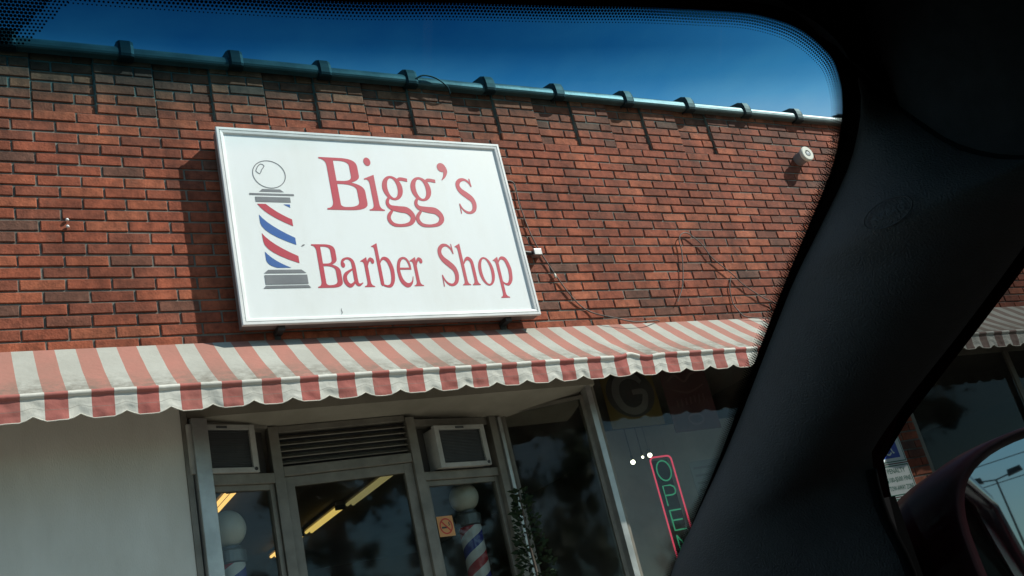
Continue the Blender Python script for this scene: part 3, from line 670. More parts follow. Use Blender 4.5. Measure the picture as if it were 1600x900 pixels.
# ------------------------------------------------------------------ air conditioners
def air_con(P, s0, s1, z0, z1, d, label):
    cx, cy, _ = P((s0+s1)/2, -.05, 0); t = thing('air_conditioner', (cx, cy, z0), label, 'air conditioner', 'air conditioners above the shop windows')
    b = MB(); dbox(b, P, s0+.012, s1-.012, z0+.008, z1-.008, -.055, d-.022); b.build('casing', 'ac_plastic', t)
    fw = .032; b = MB()
    dbox(b, P, s0, s0+fw, z0, z1, d-.025, d); dbox(b, P, s1-fw, s1, z0, z1, d-.025, d); dbox(b, P, s0+fw, s1-fw, z1-fw*.8, z1, d-.025, d-.001); dbox(b, P, s0+fw, s1-fw, z0, z0+fw*.8, d-.025, d-.001)
    b.build('bezel', 'ac_plastic', t)
    b = MB(); dbox(b, P, s0+fw-.003, s1-fw+.003, z0+fw*.8-.003, z1-fw*.8+.003, d-.0215, d-.019); gr = b.build('grille', 'ac_grille', t)
    n = 22; hh = (z1-z0-1.6*fw)/n
    sl = MB()
    for k in range(n): dbox(sl, P, s0+fw, s1-fw, z0+fw*.8+hh*k+.002, z0+fw*.8+hh*k+.002+hh*.45, d-.019, d-.012)
    tag(sl.build('fins', 'ac_grille', gr), kind='stuff')
    b = MB(); b.tube([P(s1-fw*.6, d-.004, z0+fw*.55), P(s1-fw*.6, d+.003, z0+fw*.55)], .010, 10); b.build('drain_knob', 'black_iron', t)
    b = MB(); dbox(b, P, (s0+s1)/2-.03, (s0+s1)/2+.03, z1-fw*.6, z1-fw*.25, d-.001, d+.003); b.build('badge', 'ac_grille', t)
air_con(PL, -.02, .365, 1.243, 1.500, .03, 'small window air conditioner wedged beside the white panel, left of the louvre')
air_con(RW, .085, .462, 1.153, 1.405, .075, 'boxy window air conditioner sticking out above the no smoking sticker')

# ------------------------------------------------------------------ barber poles behind the glass
def barber_pole(x, y, zg, rg, rc, ztop, label):
    t = thing('barber_pole', (x, y, -EYE+.13), label, 'barber pole', 'barber poles behind the entry glass')
    b = MB(); b.lathe([(0.0, rg)]+[(rg*math.sin(a), rg*math.cos(a)) for a in np.linspace(.15, math.pi-.35, 16)], (x, y, zg), 28); b.build('globe', 'globe_white', t, True)
    zb = zg-rg*math.cos(.35)
    b = MB(); b.lathe([(rg*.36, 0), (rg*.62, -.004), (rg*.66, -.018), (rc*.95, -.026), (rc*1.06, -.03), (rc*1.06, ztop-zb+.004), (rc*.9, ztop-zb)], (x, y, zb+.004), 28); b.build('cap', 'pole_metal', t)
    H = .62
    me = MB().lathe([(rc*.93, 0), (rc*.93, -H)], (0, 0, 0), 32); o = me.build('cylinder', 'barber_stripes', t, True); o.location = Vector(o.location)+Vector((x, y, ztop))
    b = MB(); b.lathe([(rc*.9, 0), (rc*1.08, -.004), (rc*1.08, -.09), (rc*.8, -.13), (.03, -.2), (0, -.2)], (x, y, ztop-H), 28); b.build('bottom_cap', 'pole_metal', t)
    b = MB(); b.lathe([(.02, 0), (.02, -(ztop-H-.2-(-EYE+.13))+.03), (.16, -(ztop-H-.2+EYE-.13)+.02), (.17, -(ztop-H-.2+EYE-.13))], (x, y, ztop-H-.2), 20); b.build('stand', 'pole_metal', t)
barber_pole(1.2485, 5.20, .988, .099, .079, .806, 'barber pole with white globe behind the narrow left entry window')
barber_pole(2.726, 5.40, 1.020, .090, .074, .841, 'barber pole with striped cylinder behind the window right of the door')

# ------------------------------------------------------------------ no smoking sticker
ns = thing('no_smoking_sticker', RW(.08, .0, .77), 'square orange no smoking sticker on the glass right of the door', 'sticker')
def dplate(name, pieces, mat, parent, d):
    mb = MB()
    for i, (vs, fs) in enumerate(pieces):
        k = len(mb.v); mb.v += [RW(p[0], d+.0002*i, p[1]) for p in vs]; mb.f += [tuple(q+k for q in f) for f in fs]
    return mb.build(name, mat, parent, recalc=False)
sc, zc = .093, .832
bk = MB(); dbox(bk, RW, sc-.056, sc+.056, zc-.058, zc+.058, -.0075, -.006); bk.build('backing', 'sticker_orange', ns)
dplate('prohibition_ring', [pc_ring(sc, zc, .046, .046, .038, .038), poly((sc-.032, zc+.026), (sc-.026, zc+.032), (sc+.032, zc-.026), (sc+.026, zc-.032))], 'sticker_red', ns, -.0045)
dplate('cigarette', [poly((sc-.032, zc-.012), (sc+.012, zc-.012), (sc+.012, zc-.002), (sc-.032, zc-.002)), pc_stroke([(sc+.018, zc+.002, .004), (sc+.028, zc+.008, .004), (sc+.02, zc+.016, .004), (sc+.03, zc+.024, .003)], 4)], 'sticker_black', ns, -.0053)

# ------------------------------------------------------------------ window display: neon, bulbs, banners, notice
neon = thing('neon_open_sign', (4.147, WY+.25, .3), 'vertical neon OPEN sign with red border and green letters in front window', 'neon sign')
NX0, NX1, NZ0, NZ1, NY = 4.063, 4.240, .36, 1.082, WY+.25
def rr_path(x0, x1, z0, z1, r):
    p = []
    for cx, cz, a0 in ((x1-r, z1-r, 0), (x0+r, z1-r, 90), (x0+r, z0+r, 180), (x1-r, z0+r, 270)):
        for k in range(5): a = R(a0+22.5*k); p.append((cx+r*math.cos(a), NY, cz+r*math.sin(a)))
    return p+[p[0]]
b = MB(); b.tube(rr_path(NX0, NX1, NZ0, NZ1, .03), .006, 8, False); b.build('border_tube', 'neon_red', neon, True)
cx = (NX0+NX1)/2; lw, lh = .058, .068
def ntube(pts): MB().tube([(cx+p[0]*lw, NY-.002, zc_+p[1]*lh) for p in pts], .005, 6).build('letter', 'neon_green', neon, True)
zc_ = .985; ntube([(math.cos(a), math.sin(a)) for a in np.linspace(.1, 2*math.pi+.05, 22)])
zc_ = .82; ntube([(-.8, -1), (-.8, .95), (.3, .95), (.75, .75), (.85, .45), (.7, .12), (.3, 0), (-.75, 0)])
zc_ = .655; ntube([(-.8, 1), (-.8, -1)]); ntube([(-.8, .95), (.8, .95)]); ntube([(-.8, .0), (.65, .0)]); ntube([(-.8, -.95), (.85, -.95)])
zc_ = .49; ntube([(-.8, -1), (-.8, 1)]); ntube([(-.8, 1), (.8, -1)]); ntube([(.8, -1), (.8, 1)])
b = MB(); b.box(NX0+.02, NX1-.02, NY+.02, NY+.024, NZ0+.02, NZ1-.02); b.build('backplate', 'banner_black', neon)
for x in (NX0+.02, NX1-.02):
    b = MB(); b.tube([(x, NY+.01, NZ1), (x, NY+.01, 1.82)], .0015, 5); b.build('chain', 'pole_metal', neon)
for i, (x, z, r, lab) in enumerate(((3.975, 1.083, .015, 'bright round bulb hanging left of the neon sign top'), (4.128, 1.115, .015, 'bright round bulb hanging just above the neon sign'), (4.065, 1.108, .008, 'small glowing bulb between the two round bulbs'))):
    t = thing('light_bulb', (x, WY+.32, z), lab, 'bulb', 'bulbs over the neon sign')
    b = MB(); b.lathe([(0, r)]+[(r*math.sin(a), r*math.cos(a)) for a in np.linspace(.3, 2.84, 8)]+[(0, -r)], (x, WY+.32, z), 12); b.build('glass_bulb', 'bulb_glow', t, True)
    b = MB(); b.tube([(x, WY+.32, z+r), (x, WY+.32, 1.82)], .003, 5); b.build('cord', 'black_iron', t)
    b = MB(); b.lathe([(.006, 0), (.008, .004), (.008, .03), (.003, .034)], (x, WY+.32, z+r*.9), 8); b.build('socket', 'black_iron', t)
bn = thing('team_banner', (3.95, WY+.12, 1.27), 'dark banner with a big oval letter G and yellow edge in window', 'banner')
BY = WY+.12
b = MB(); b.box(3.74, 4.17, BY, BY+.006, 1.27, 1.70); b.build('cloth', 'banner_yellow', bn)
def wplate(name, pieces, mat, parent, y):
    return put_pieces(name, pieces, lambda p: p, y, mat, parent, 0)
wplate('oval', [pc_disc(3.955, 1.50, .195, .165, 40)], 'banner_black', bn, BY-.002)
wplate('letter', [pc_stroke([(4.06, 1.57, .03), (4.02, 1.61, .045), (3.95, 1.625, .05), (3.87, 1.59, .055), (3.835, 1.50, .06), (3.87, 1.41, .055), (3.95, 1.375, .05), (4.03, 1.40, .05), (4.065, 1.46, .045), (4.06, 1.505, .04), (3.97, 1.505, .035)], 6)], 'banner_grey', bn, BY-.004)
bn = thing('script_banner', (4.43, WY+.12, 1.22), 'dark red banner with faint illegible script beside the oval letter banner', 'banner')
b = MB(); b.box(4.24, 4.64, BY, BY+.006, 1.20, 1.70); b.build('cloth', 'banner_red', bn)
pcs = [pc_stroke([(4.29, 1.56, .012), (4.36, 1.60, .02), (4.43, 1.55, .014), (4.50, 1.60, .018), (4.58, 1.62, .008)], 6), pc_stroke([(4.30, 1.50, .008), (4.44, 1.47, .016), (4.59, 1.52, .008)], 6)]
for k in range(7): pcs.append(poly((4.31+.04*k, 1.37+.006*k), (4.325+.04*k, 1.37+.006*k), (4.33+.04*k, 1.42+.006*k), (4.315+.04*k, 1.42+.006*k)))
pcs.append(pc_ring(4.44, 1.28, .07, .045, .055, .03))
wplate('script', pcs, 'banner_pink', bn, BY-.003)
db = thing('display_board', (4.5, WY+.62, -.6), 'pale grey display board standing behind the neon sign', 'display board')
b = MB(); b.box(3.92, 5.6, WY+.60, WY+.63, -.5, 1.38); b.build('board', 'board_grey', db)
for x in (4.0, 5.5):
    b = MB(); b.box(x-.03, x+.03, WY+.632, WY+.69, -EYE+.10, 1.2); b.build('leg', 'board_grey', db)
nt_ = thing('window_notice', (4.38, WY+.06, .6), 'pale paper notice taped inside the front window right of the neon', 'notice')
b = MB(); b.box(4.225, 4.52, WY+.068, WY+.070, .60, .985); b.build('sheet', 'paper', nt_)
wplate('print', [poly((4.25, .93-.05*k), (4.49, .93-.05*k), (4.49, .945-.05*k), (4.25, .945-.05*k)) for k in range(6)], 'banner_grey', nt_, WY+.0665)

# ------------------------------------------------------------------ ceiling tubes in the shop
def tube_lamp(x, y0, y1, mat, label):
    t = thing('ceiling_lamp', (x, (y0+y1)/2, 1.82), label, 'ceiling lamp', 'fluorescent lamps inside the shop')
    b = MB(); b.box(x-.05, x+.05, y0-.02, y1+.02, 1.785, 1.818); b.build('housing', 'room_ceiling', t)
    for dx in (-.028, .028):
        b = MB(); b.tube([(x+dx, y0+.01, 1.76), (x+dx, y1-.01, 1.76)], .016, 10); b.build('tube', mat, t, True)
    for yy in (y0, y1):
        b = MB(); b.box(x-.05, x+.05, yy-.008, yy+.008, 1.74, 1.784); b.build('socket', 'black_iron', t)
tube_lamp(1.93, 7.70, 8.92, 'tube_warm', 'orange glowing twin tube seen above the left barber pole')
tube_lamp(3.285, 7.74, 8.86, 'tube_dim', 'dim nearest twin tube at the top of the door glass')
tube_lamp(3.22, 8.95, 10.0, 'tube_yellow', 'yellow glowing twin tube in the middle of the door glass')
tube_lamp(3.165, 10.08, 11.2, 'tube_warm', 'farthest orange twin tube low in the door glass')

# ------------------------------------------------------------------ potted evergreen beside the entry
pl = thing('potted_evergreen', (2.90, 5.03, FL), 'dark leafy evergreen in a pot by the entry return window', 'plant')
b = MB(); b.lathe([(.0, 0), (.14, 0), (.18, .32), (.19, .33), (.165, .33), (.15, .30), (0, .30)], (2.90, 5.03, FL), 20); b.build('pot', 'banner_black', pl)
b = MB(); b.tube([(2.90, 5.03, FL+.25), (2.905, 5.02, 0), (2.89, 5.03, .6), (2.895, 5.025, .93)], [.018, .014, .008, .003], 6); b.build('stem', 'bark', pl, True)
b = MB(); rnd = random.Random(3)
for k in range(900):
    z = rnd.uniform(-.45, .96); rad = .17*(1-(z+.45)/1.5)**.7*math.sqrt(rnd.random())*1.2; a = rnd.uniform(0, 6.28)
    c0 = Vector((2.90+rad*math.cos(a), 5.03+rad*math.sin(a), z)); u = Vector((math.cos(a), math.sin(a), rnd.uniform(-.2, .9))).normalized()*rnd.uniform(.025, .05); vv = u.cross(Vector((rnd.random(), rnd.random(), rnd.random()))).normalized()*.011
    b.cap([c0, c0+u*.5+vv, c0+u, c0+u*.5-vv])
b.build('foliage', 'leaf_dark', pl, recalc=False)

# ------------------------------------------------------------------ accessible parking sign on the brick pier
hp = thing('parking_sign', (6.0, WY-.02, .2), 'blue and white accessible parking sign with penalty plate on brick pier', 'sign')
HX0, HX1, HY = 5.842, 6.152, WY-.03
def plate(z0, z1, name):
    b = MB(); b.box(HX0, HX1, HY, HY+.003, z0, z1); o = b.build(name, 'plate_white', hp)
    i = .008
    pcs = [poly((HX0+i, z0+i), (HX1-i, z0+i), (HX1-i, z0+i+.007), (HX0+i, z0+i+.007)), poly((HX0+i, z1-i-.007), (HX1-i, z1-i-.007), (HX1-i, z1-i), (HX0+i, z1-i)),
           poly((HX0+i, z0+i+.007), (HX0+i+.007, z0+i+.007), (HX0+i+.007, z1-i-.007), (HX0+i, z1-i-.007)), poly((HX1-i-.007, z0+i+.007), (HX1-i, z0+i+.007), (HX1-i, z1-i-.007), (HX1-i-.007, z1-i-.007))]
    wplate('border', pcs, 'plate_green', o, HY-.001); return o
def flat_text(txt, cx, cz, h, mat, parent, y, maxw=None):
    cu = bpy.data.curves.new('lettering', 'FONT'); cu.body = txt; cu.size = 1; cu.align_x = 'CENTER'; cu.align_y = 'CENTER'; cu.resolution_u = 2
    tmp = bpy.data.objects.new('tmp', cu); me = bpy.data.meshes.new_from_object(tmp); bpy.data.objects.remove(tmp); bpy.data.curves.remove(cu)
    xs = [v.co.x for v in me.vertices]; wd = max(xs)-min(xs); s = h/.72; sx = s if not maxw else min(s, maxw/wd)
    for v in me.vertices: v.co = Vector((cx+v.co.x*sx, y, cz+v.co.y*s))
    me.materials.clear(); me.materials.append(MATS[mat]); return link('lettering', me, parent)
p1 = plate(.752, 1.21, 'upper_plate')
b = MB(); b.box(5.90, 6.095, HY-.002, HY-.0005, .79, .975); bl = b.build('symbol_square', 'plate_blue', p1)
xs, zs = 5.985, .872
wplate('wheelchair_symbol', [pc_stroke([(xs-.012, zs+.012, .012), (xs-.036, zs-.012, .012), (xs-.03, zs-.045, .012), (xs, zs-.058, .012), (xs+.03, zs-.042, .012)], 5), pc_stroke([(xs-.004, zs+.042, .014), (xs, zs-.005, .014), (xs+.032, zs-.008, .012), (xs+.048, zs-.045, .012), (xs+.06, zs-.04, .01)], 3), pc_disc(xs-.006, zs+.062, .013), pc_stroke([(xs, zs+.015, .01), (xs+.03, zs+.013, .01)], 2)], 'plate_white', p1, HY-.004)
flat_text('RESERVED', 5.997, 1.14, .05, 'plate_green', p1, HY-.001, .27); flat_text('PARKING', 5.997, 1.06, .05, 'plate_green', p1, HY-.001, .25)
p2 = plate(.512, .745, 'penalty_plate')
for i, s in enumerate(('PENALTY', '$100-$500 FINE', 'TOW-AWAY ZONE')): flat_text(s, 5.997, .695-.062*i, .036, 'plate_green', p2, HY-.001, (.19, .26, .26)[i])
p3 = plate(.36, .505, 'lower_plate'); flat_text('VAN', 5.997, .44, .05, 'plate_green', p3, HY-.001) if False else None
for z in (.60, 1.1):
    b = MB(); b.box(5.97, 6.02, HY+.0035, WY-.001, z, z+.03); b.build('wall_bracket', 'pole_metal', hp)

# ------------------------------------------------------------------ behind the car: reflected trees, trees added to darken the glass, lamp post, wires
def tree(x, y, h, wd, seed, conifer, label, clear=None):
    rnd = random.Random(seed); t = thing('tree', (x, y, -EYE), label, 'tree', 'trees across the road')
    th = clear or h*(.25 if not conifer else .12); b = MB(); top = Vector((x+rnd.uniform(-.3, .3), y, -EYE+h*.8))
    b.tube([(x, y, -EYE-.1), (x+.05, y, -EYE+th), tuple(top)], [h*.03, h*.022, .03], 8)
    limbs = []
    for k in range(9):
        z = -EYE+(h*rnd.uniform(.28, .7) if not clear else rnd.uniform(clear*.9, h*.8)); a = rnd.uniform(0, 6.28); L = wd*rnd.uniform(.5, .95); e = Vector((x+L*math.cos(a), y+L*math.sin(a), z+L*(.5 if not conifer else -.1)))
        b.tube([(x, y, z), tuple(e)], [.09, .02], 5); limbs.append(e)
    b.build('trunk', 'bark', t, True)
    c = MB(); cl = []
    for k in range(70):
        u = rnd.random(); z = -EYE+th+(h-th)*u
        rad = wd*((1-u)**.8 if conifer else math.sin(math.pi*min(1, .12+u*.88))**.6)*math.sqrt(rnd.uniform(.15, 1)); a = rnd.uniform(0, 6.28)
        cl.append((Vector((x+rad*math.cos(a), y+rad*math.sin(a), z)), rnd.uniform(.35, .8)*h/8))
    for p, r in cl:                            # shaded inner mass of each clump, then its leaves
        for kk in range(2):
            o_ = p+Vector((rnd.gauss(0, .25), rnd.gauss(0, .25), rnd.gauss(0, .2)))*r; rr = r*rnd.uniform(.3, .5)
            ringv = [[o_+Vector((math.cos(a)*math.sin(b_), math.sin(a)*math.sin(b_), math.cos(b_)))*rr*rnd.uniform(.7, 1.2) for a in np.linspace(0, 6.2832, 8)[:-1]] for b_ in (.3, 1.0, 1.7, 2.4, 2.9)]
            c.grid(ringv, True)
        for k in range(110):
            d = Vector((rnd.gauss(0, 1), rnd.gauss(0, 1), rnd.gauss(0, .7)))*r*.5; q = p+d; s = rnd.uniform(.035, .085)*h/8
            u = Vector((rnd.gauss(0, 1), rnd.gauss(0, 1), rnd.gauss(0, 1))).normalized()*s; v = u.cross(Vector((rnd.random(), rnd.random(), 1))).normalized()*s*.6
            c.cap([q-u, q+v, q+u, q-v])
    c.build('crown', 'leaf' if not conifer else 'leaf_dark', t, recalc=False)
for i, (x, y, h, wd, cf, lab) in enumerate((
    (12.0, -25, 7.0, 2.4, False, 'broad tree reflected in the middle of the door glass'), (15.4, -24.0, 6.9, 1.5, True, 'pointed conifer reflected right of the broad tree in the door'),
    (8.2, -26, 6.6, 2.3, False, 'leafy tree reflected in the narrow left window'), (29.5, -25, 6.0, 2.8, False, 'wide tree reflected in the front window'),
    (44, -32, 9.5, 3.4, False, 'tall tree reflected in the dark right window'), (40, -24, 8.2, 2.0, True, 'slim conifer reflected in the dark right window'),
    (20, -34, 6.2, 2.8, False, 'rounded tree far across the road behind the car'), (2.5, -70, 4.6, 3.4, False, 'low tree at the foot of the lamp post in the mirror'), (-3.0, -13.5, 9.0, 2.4, False, 'tall tree added behind the car to darken the entry return window'), (-8.5, -16, 9.5, 3.4, False, 'added tall tree farthest left behind the car'))):  # last two trees are added to darken the return window reflection
    tree(x, y, h, wd, 20+i, cf, lab)
for i, (x, y, h, wd, lab) in enumerate(((6.6, -8.6, 9.5, 3.0, 'added high crowned tree darkening the top of the door glass'), (11.2, -9.2, 9.5, 2.6, 'added high crowned tree over the lot, second from the car'), (25.0, -10.5, 10.5, 3.4, 'added high crowned tree over the lot, farthest from the car'))):  # added crowns that block the sky reflected in the shop glass
    tree(x, y, h, wd, 50+i, False, lab, 4.6)
LX, LY, LH = -1.3, -54.5, 7.3
lp = thing('street_lamp', (LX, LY, -EYE), 'twin headed lamp post seen against the sky in the door mirror', 'street lamp')
b = MB(); b.tube([(LX, LY, -EYE), (LX, LY, LH-EYE)], [.08, .045], 10); b.build('pole', 'black_iron', lp, True)
b = MB(); b.tube([(LX-.75, LY, LH-EYE+.12), (LX, LY, LH-EYE), (LX+.75, LY, LH-EYE+.12)], .04, 6); b.build('cross_arm', 'black_iron', lp)
for s in (-1, 1):
    b = MB(); b.quadbox([(LX+s*.6, LY-.25, LH-EYE), (LX+s*1.35, LY-.25, LH-EYE+.12), (LX+s*1.35, LY+.25, LH-EYE+.12), (LX+s*.6, LY+.25, LH-EYE), (LX+s*.65, LY-.2, LH-EYE+.3), (LX+s*1.3, LY-.2, LH-EYE+.36), (LX+s*1.3, LY+.2, LH-EYE+.36), (LX+s*.65, LY+.2, LH-EYE+.3)]); b.build('lamp_head', 'black_iron', lp)
for i, (z, y, lab) in enumerate(((8.2, -50, 'upper power line crossing the sky in the mirror'), (7.3, -50.6, 'lower power line crossing the sky in the mirror'))):
    pts = [(x, y+.2*x/10, z-EYE-.6*(1-((x-10)/60)**2)+.02*x) for x in range(-50, 75, 4)]
    o = MB().tube(pts, .022, 5).build('power_line', 'black_iron', None); tag(o, lab, 'power line', 'power lines behind the car')
for x in (-50, 72):
    t = thing('utility_pole', (x, -50.3, -EYE), 'wooden utility pole at the %s end of the power lines' % ('left' if x < 0 else 'right'), 'utility pole')
    b = MB(); b.tube([(x, -50.3+.2*x/10, -EYE), (x, -50.3+.2*x/10, 9-EYE)], [.16, .11], 10); b.build('pole', 'bark', t, True)
    b = MB(); b.box(x-.06, x+.06, -51.3+.2*x/10, -49.3+.2*x/10, 8.1-EYE, 8.25-EYE); b.build('cross_arm', 'bark', t)

# ------------------------------------------------------------------ the car we sit in (centre line x = CC)
CC = -.2
car = thing('car', (CC, -.3, -EYE), 'maroon car with dark interior, its windshield pillar and door mirror in view', 'car')
def wbulge(x): return -.16*((x-CC)**2-.75**2)
def WS(x, z, off=0.): return Vector((x, .871+wbulge(x)-1.55*z-off, z))
WN = Vector((0, 1, 1.55)).normalized()        # outward
# aperture of the glass (right half, measured on the glass), from the top centre to the cowl
AP_R = [(CC, .349), (0, .3495), (.177, .349), (.249, .350), (.328, .350), (.371, .350), (.416, .349), (.444, .348), (.464, .346), (.483, .343), (.499, .339), (.514, .334), (.526, .329), (.538, .321), (.547, .313), (.555, .303), (.564, .284), (.567, .257), (.569, .23), (.572, .206), (.583, .139), (.588, .088), (.591, .046), (.60, -.05), (.61, -.17)]
half = spline(AP_R, 5)
loop_r = [WS(p[0], p[1]) for p in half]
gm = MB(); nxw, nzw = 64, 48; rows = []
for i in range(nzw+1):
    z = -.20+.585*i/nzw; rows.append([WS(CC-.84+1.68*j/nxw, z) for j in range(nxw+1)])
gm.grid(rows); me = bpy.data.meshes.new('windshield'); me.from_pydata(gm.v, [], gm.f)
att = me.attributes.new('band', 'FLOAT', 'POINT')
def sstep(t): t = min(1, max(0, t)); return t*t*(3-2*t)
for i, v in enumerate(gm.v):
    q = abs(v[0]-CC); z0 = .305-.010*sstep((q-.35)/.4); att.data[i].value = sstep((v[2]-z0)/.042)*(1-.48*sstep((q-.35)/.45))
for p in me.polygons: p.use_smooth = True
me.materials.append(MATS['windshield_glass']); ws = link('windshield', me, car)
# black ceramic border and its fading dots
def offs(pts, i):                              # inward direction of the aperture, in the glass
    a, b2 = pts[max(i-1, 0)], pts[min(i+1, len(pts)-1)]; t = (b2-a).normalized(); return t.cross(WN).normalized()
inw = [offs(loop_r, i) for i in range(len(loop_r))]
if inw[len(inw)//2].x > 0: inw = [-v for v in inw]
def border_w(i):
    z = loop_r[i].z; x = loop_r[i].x; return .008+.010*sstep((z-.05)/.25) if x > .5 else .016
for s in (1, -1):
    mir = (lambda p: p) if s == 1 else (lambda p: Vector((2*CC-p.x, p.y, p.z)))
    b = MB(); b.grid([[mir(p-WN*.003) for p in loop_r], [mir(p-WN*.003-inw[i]*.06) for i, p in enumerate(loop_r)]]); b.build('ceramic_border', 'trim_black', ws, recalc=False)
    d = MB(); acc = 0; pitch = .0021
    for rw in range(6):
        rad = (.00108, .00103, .00094, .0008, .00062, .00044)[rw]; acc = pitch*.5*(rw % 2); pos = 0
        for i in range(len(loop_r)-1):
            a, b2 = loop_r[i], loop_r[i+1]; L = (b2-a).length
            while acc < pos+L:
                t = (acc-pos)/L; c0 = a.lerp(b2, t)+inw[i].lerp(inw[i+1], t).normalized()*(.0005+.0018*rw)-WN*.003
                t1 = (b2-a).normalized(); t2 = t1.cross(WN)
                if c0.z > -.05: d.cap([mir(c0+t1*math.cos(R(60*k))*rad+t2*math.sin(R(60*k))*rad) for k in range(6)])
                acc += pitch
            pos += L
    if s == 1:                                 # dotted field round the mirror foot
        ux = Vector((1, 0, 0)); uz = WN.cross(ux).normalized(); uz = uz if uz.z > 0 else -uz
        for i in range(150):
            for j in range(20):
                x = CC+.012+.0018*i+(j % 2)*.0009; zz = .350-.00092*j
                lim = .047-(.344-zz)*1.5
                if x > lim+.008 or x < -.20: continue
                c0 = WS(x, zz)-WN*.003; rad = .0009 if x < lim else .0006
                d.cap([c0+ux*math.cos(R(60*k))*rad+uz*math.sin(R(60*k))*rad for k in range(6)])
    tag(d.build('ceramic_dots', 'trim_black', ws, recalc=False), kind='stuff')
# A pillar trim, lofted from the windshield edge to the door frame
TR = [(.60, .90, -.06), (.588, .78, .045), (.585, .716, .087), (.584, .639, .137), (.575, .539, .202), (.573, .502, .227), (.574, .461, .253), (.574, .42, .279), (.566, .392, .299), (.557, .377, .310), (.549, .369, .317)]
RR = [(.675, .60, -.09), (.661, .567, -.006), (.651, .564, .047), (.644, .553, .087), (.642, .541, .099), (.640, .490, .124), (.638, .435, .148), (.635, .386, .170), (.632, .351, .186), (.629, .307, .205), (.622, .24, .225)]
SEAM = [(.586, .389, .341), (.588, .380, .318), (.590, .376, .304), (.594, .354, .261), (.596, .335, .239), (.598, .314, .224), (.600, .287, .213), (.606, .24, .232)]
def resample(pts, n):
    p = [np.array(q, float) for q in pts]; L = [0]
    for a, b2 in zip(p, p[1:]): L.append(L[-1]+np.linalg.norm(b2-a))
    o = []
    for k in range(n):
        t = L[-1]*k/(n-1); i = min(max(j for j in range(len(L)) if L[j] <= t+1e-9), len(p)-2)
        o.append(p[i]+(p[i+1]-p[i])*((t-L[i])/(L[i+1]-L[i])))
    return o
LL = resample([tuple(q) for q in spline(TR, 5)], 46)
# right-hand side: up the door frame, then back along the headliner seam to the windshield corner
r1 = resample([tuple(q) for q in spline(RR[:10], 5)], 34); r2 = resample([tuple(q) for q in spline(SEAM[::-1][1:], 5)], 13)
RT = r1+r2[1:]
def pillar(mir):
    rows = []
    for i in range(46):
        a, c = Vector(LL[i]), Vector(RT[i]); wd = (c-a).length; row = []
        inn = Vector((-.72, -.62, -.3)).normalized()
        for j in range(19):
            u = j/18; bu = math.sin(math.pi*min(1, u*1.0))**.75*min(.30*wd, .045)*(1.15-.55*u)
            row.append(mir(a.lerp(c, u)+inn*bu))
        rows.append(row)
    return MB().grid(rows)
pillars = []
for s in (1, -1):
    mir = (lambda p: p) if s == 1 else (lambda p: Vector((2*CC-p.x, p.y, p.z)))
    o = pillar(mir).build('pillar_trim', 'trim_plastic', car, True); pillars.append(o)
    b = MB(); b.tube([mir(Vector(p)+Vector((.001, .006, .003))) for p in r1], .0045, 8); b.build('door_seal', 'trim_black', car, True)
    b = MB(); b.tube([mir(Vector(p)+Vector((-.003, .0, .0))) for p in r1[:14]], .0045, 8); b.build('sunlit_edge_cover', 'trim_black', car, True)  # black strip added to hide the sunlit edge of the pillar trim
    b = MB(); b.tube([mir(Vector(q)+Vector((.002, .001, .001))) for q in spline(SEAM, 4)], .0055, 8); b.build('trim_gasket', 'trim_black', car, True)
    # outer pillar skin
    b = MB(); b.grid([[mir(Vector(p)+Vector((.05, .05, .012))) for p in resample(TR, 12)], [mir(Vector(p)+Vector((.045, .03, 0))) for p in resample(RR, 12)]]); b.build('pillar_skin', 'maroon_paint', car, True)
# embossed AIRBAG mark in an oval on the trim
def on_trim(u, v, lift):                      # u along, v across the trim near its upper end
    i = min(44, max(0, u)); k = int(i); fr_ = i-k
    a = Vector(LL[k]).lerp(Vector(LL[k+1]), fr_); c = Vector(RT[k]).lerp(Vector(RT[k+1]), fr_); wd = (c-a).length
    bu = math.sin(math.pi*v)**.75*min(.30*wd, .045)*(1.15-.55*v); inn = Vector((-.72, -.62, -.3)).normalized()
    return a.lerp(c, v)+inn*(bu+lift)
m_c = on_trim(35.5, .40, .0008); eu = (on_trim(35.5, .48, .0008)-on_trim(35.5, .32, .0008)).normalized(); ev = (on_trim(37.5, .40, .0008)-on_trim(33.5, .40, .0008)).normalized()
def mark_pt(p): return m_c+eu*p[0]+ev*p[1]
mb = MB(); rg = [(.019*math.cos(a), .009*math.sin(a)) for a in np.linspace(0, 2*math.pi, 30)]
nrm = eu.cross(ev).normalized(); nrm = nrm if nrm.x < 0 else -nrm
mb.tube([mark_pt(p)+nrm*.0004 for p in rg], .0005, 5, False)
mb.build('airbag_mark', 'emboss', pillars[0], True)
cu = bpy.data.curves.new('lettering', 'FONT'); cu.body = 'AIRBAG'; cu.align_x = 'CENTER'; cu.align_y = 'CENTER'; cu.size = .0075; cu.resolution_u = 2
tmp = bpy.data.objects.new('tmp', cu); me = bpy.data.meshes.new_from_object(tmp); bpy.data.objects.remove(tmp); bpy.data.curves.remove(cu)
for v in me.vertices: v.co = mark_pt((v.co.x, v.co.y))+nrm*.0008
me.materials.clear(); me.materials.append(MATS['emboss']); link('airbag_mark', me, pillars[0])
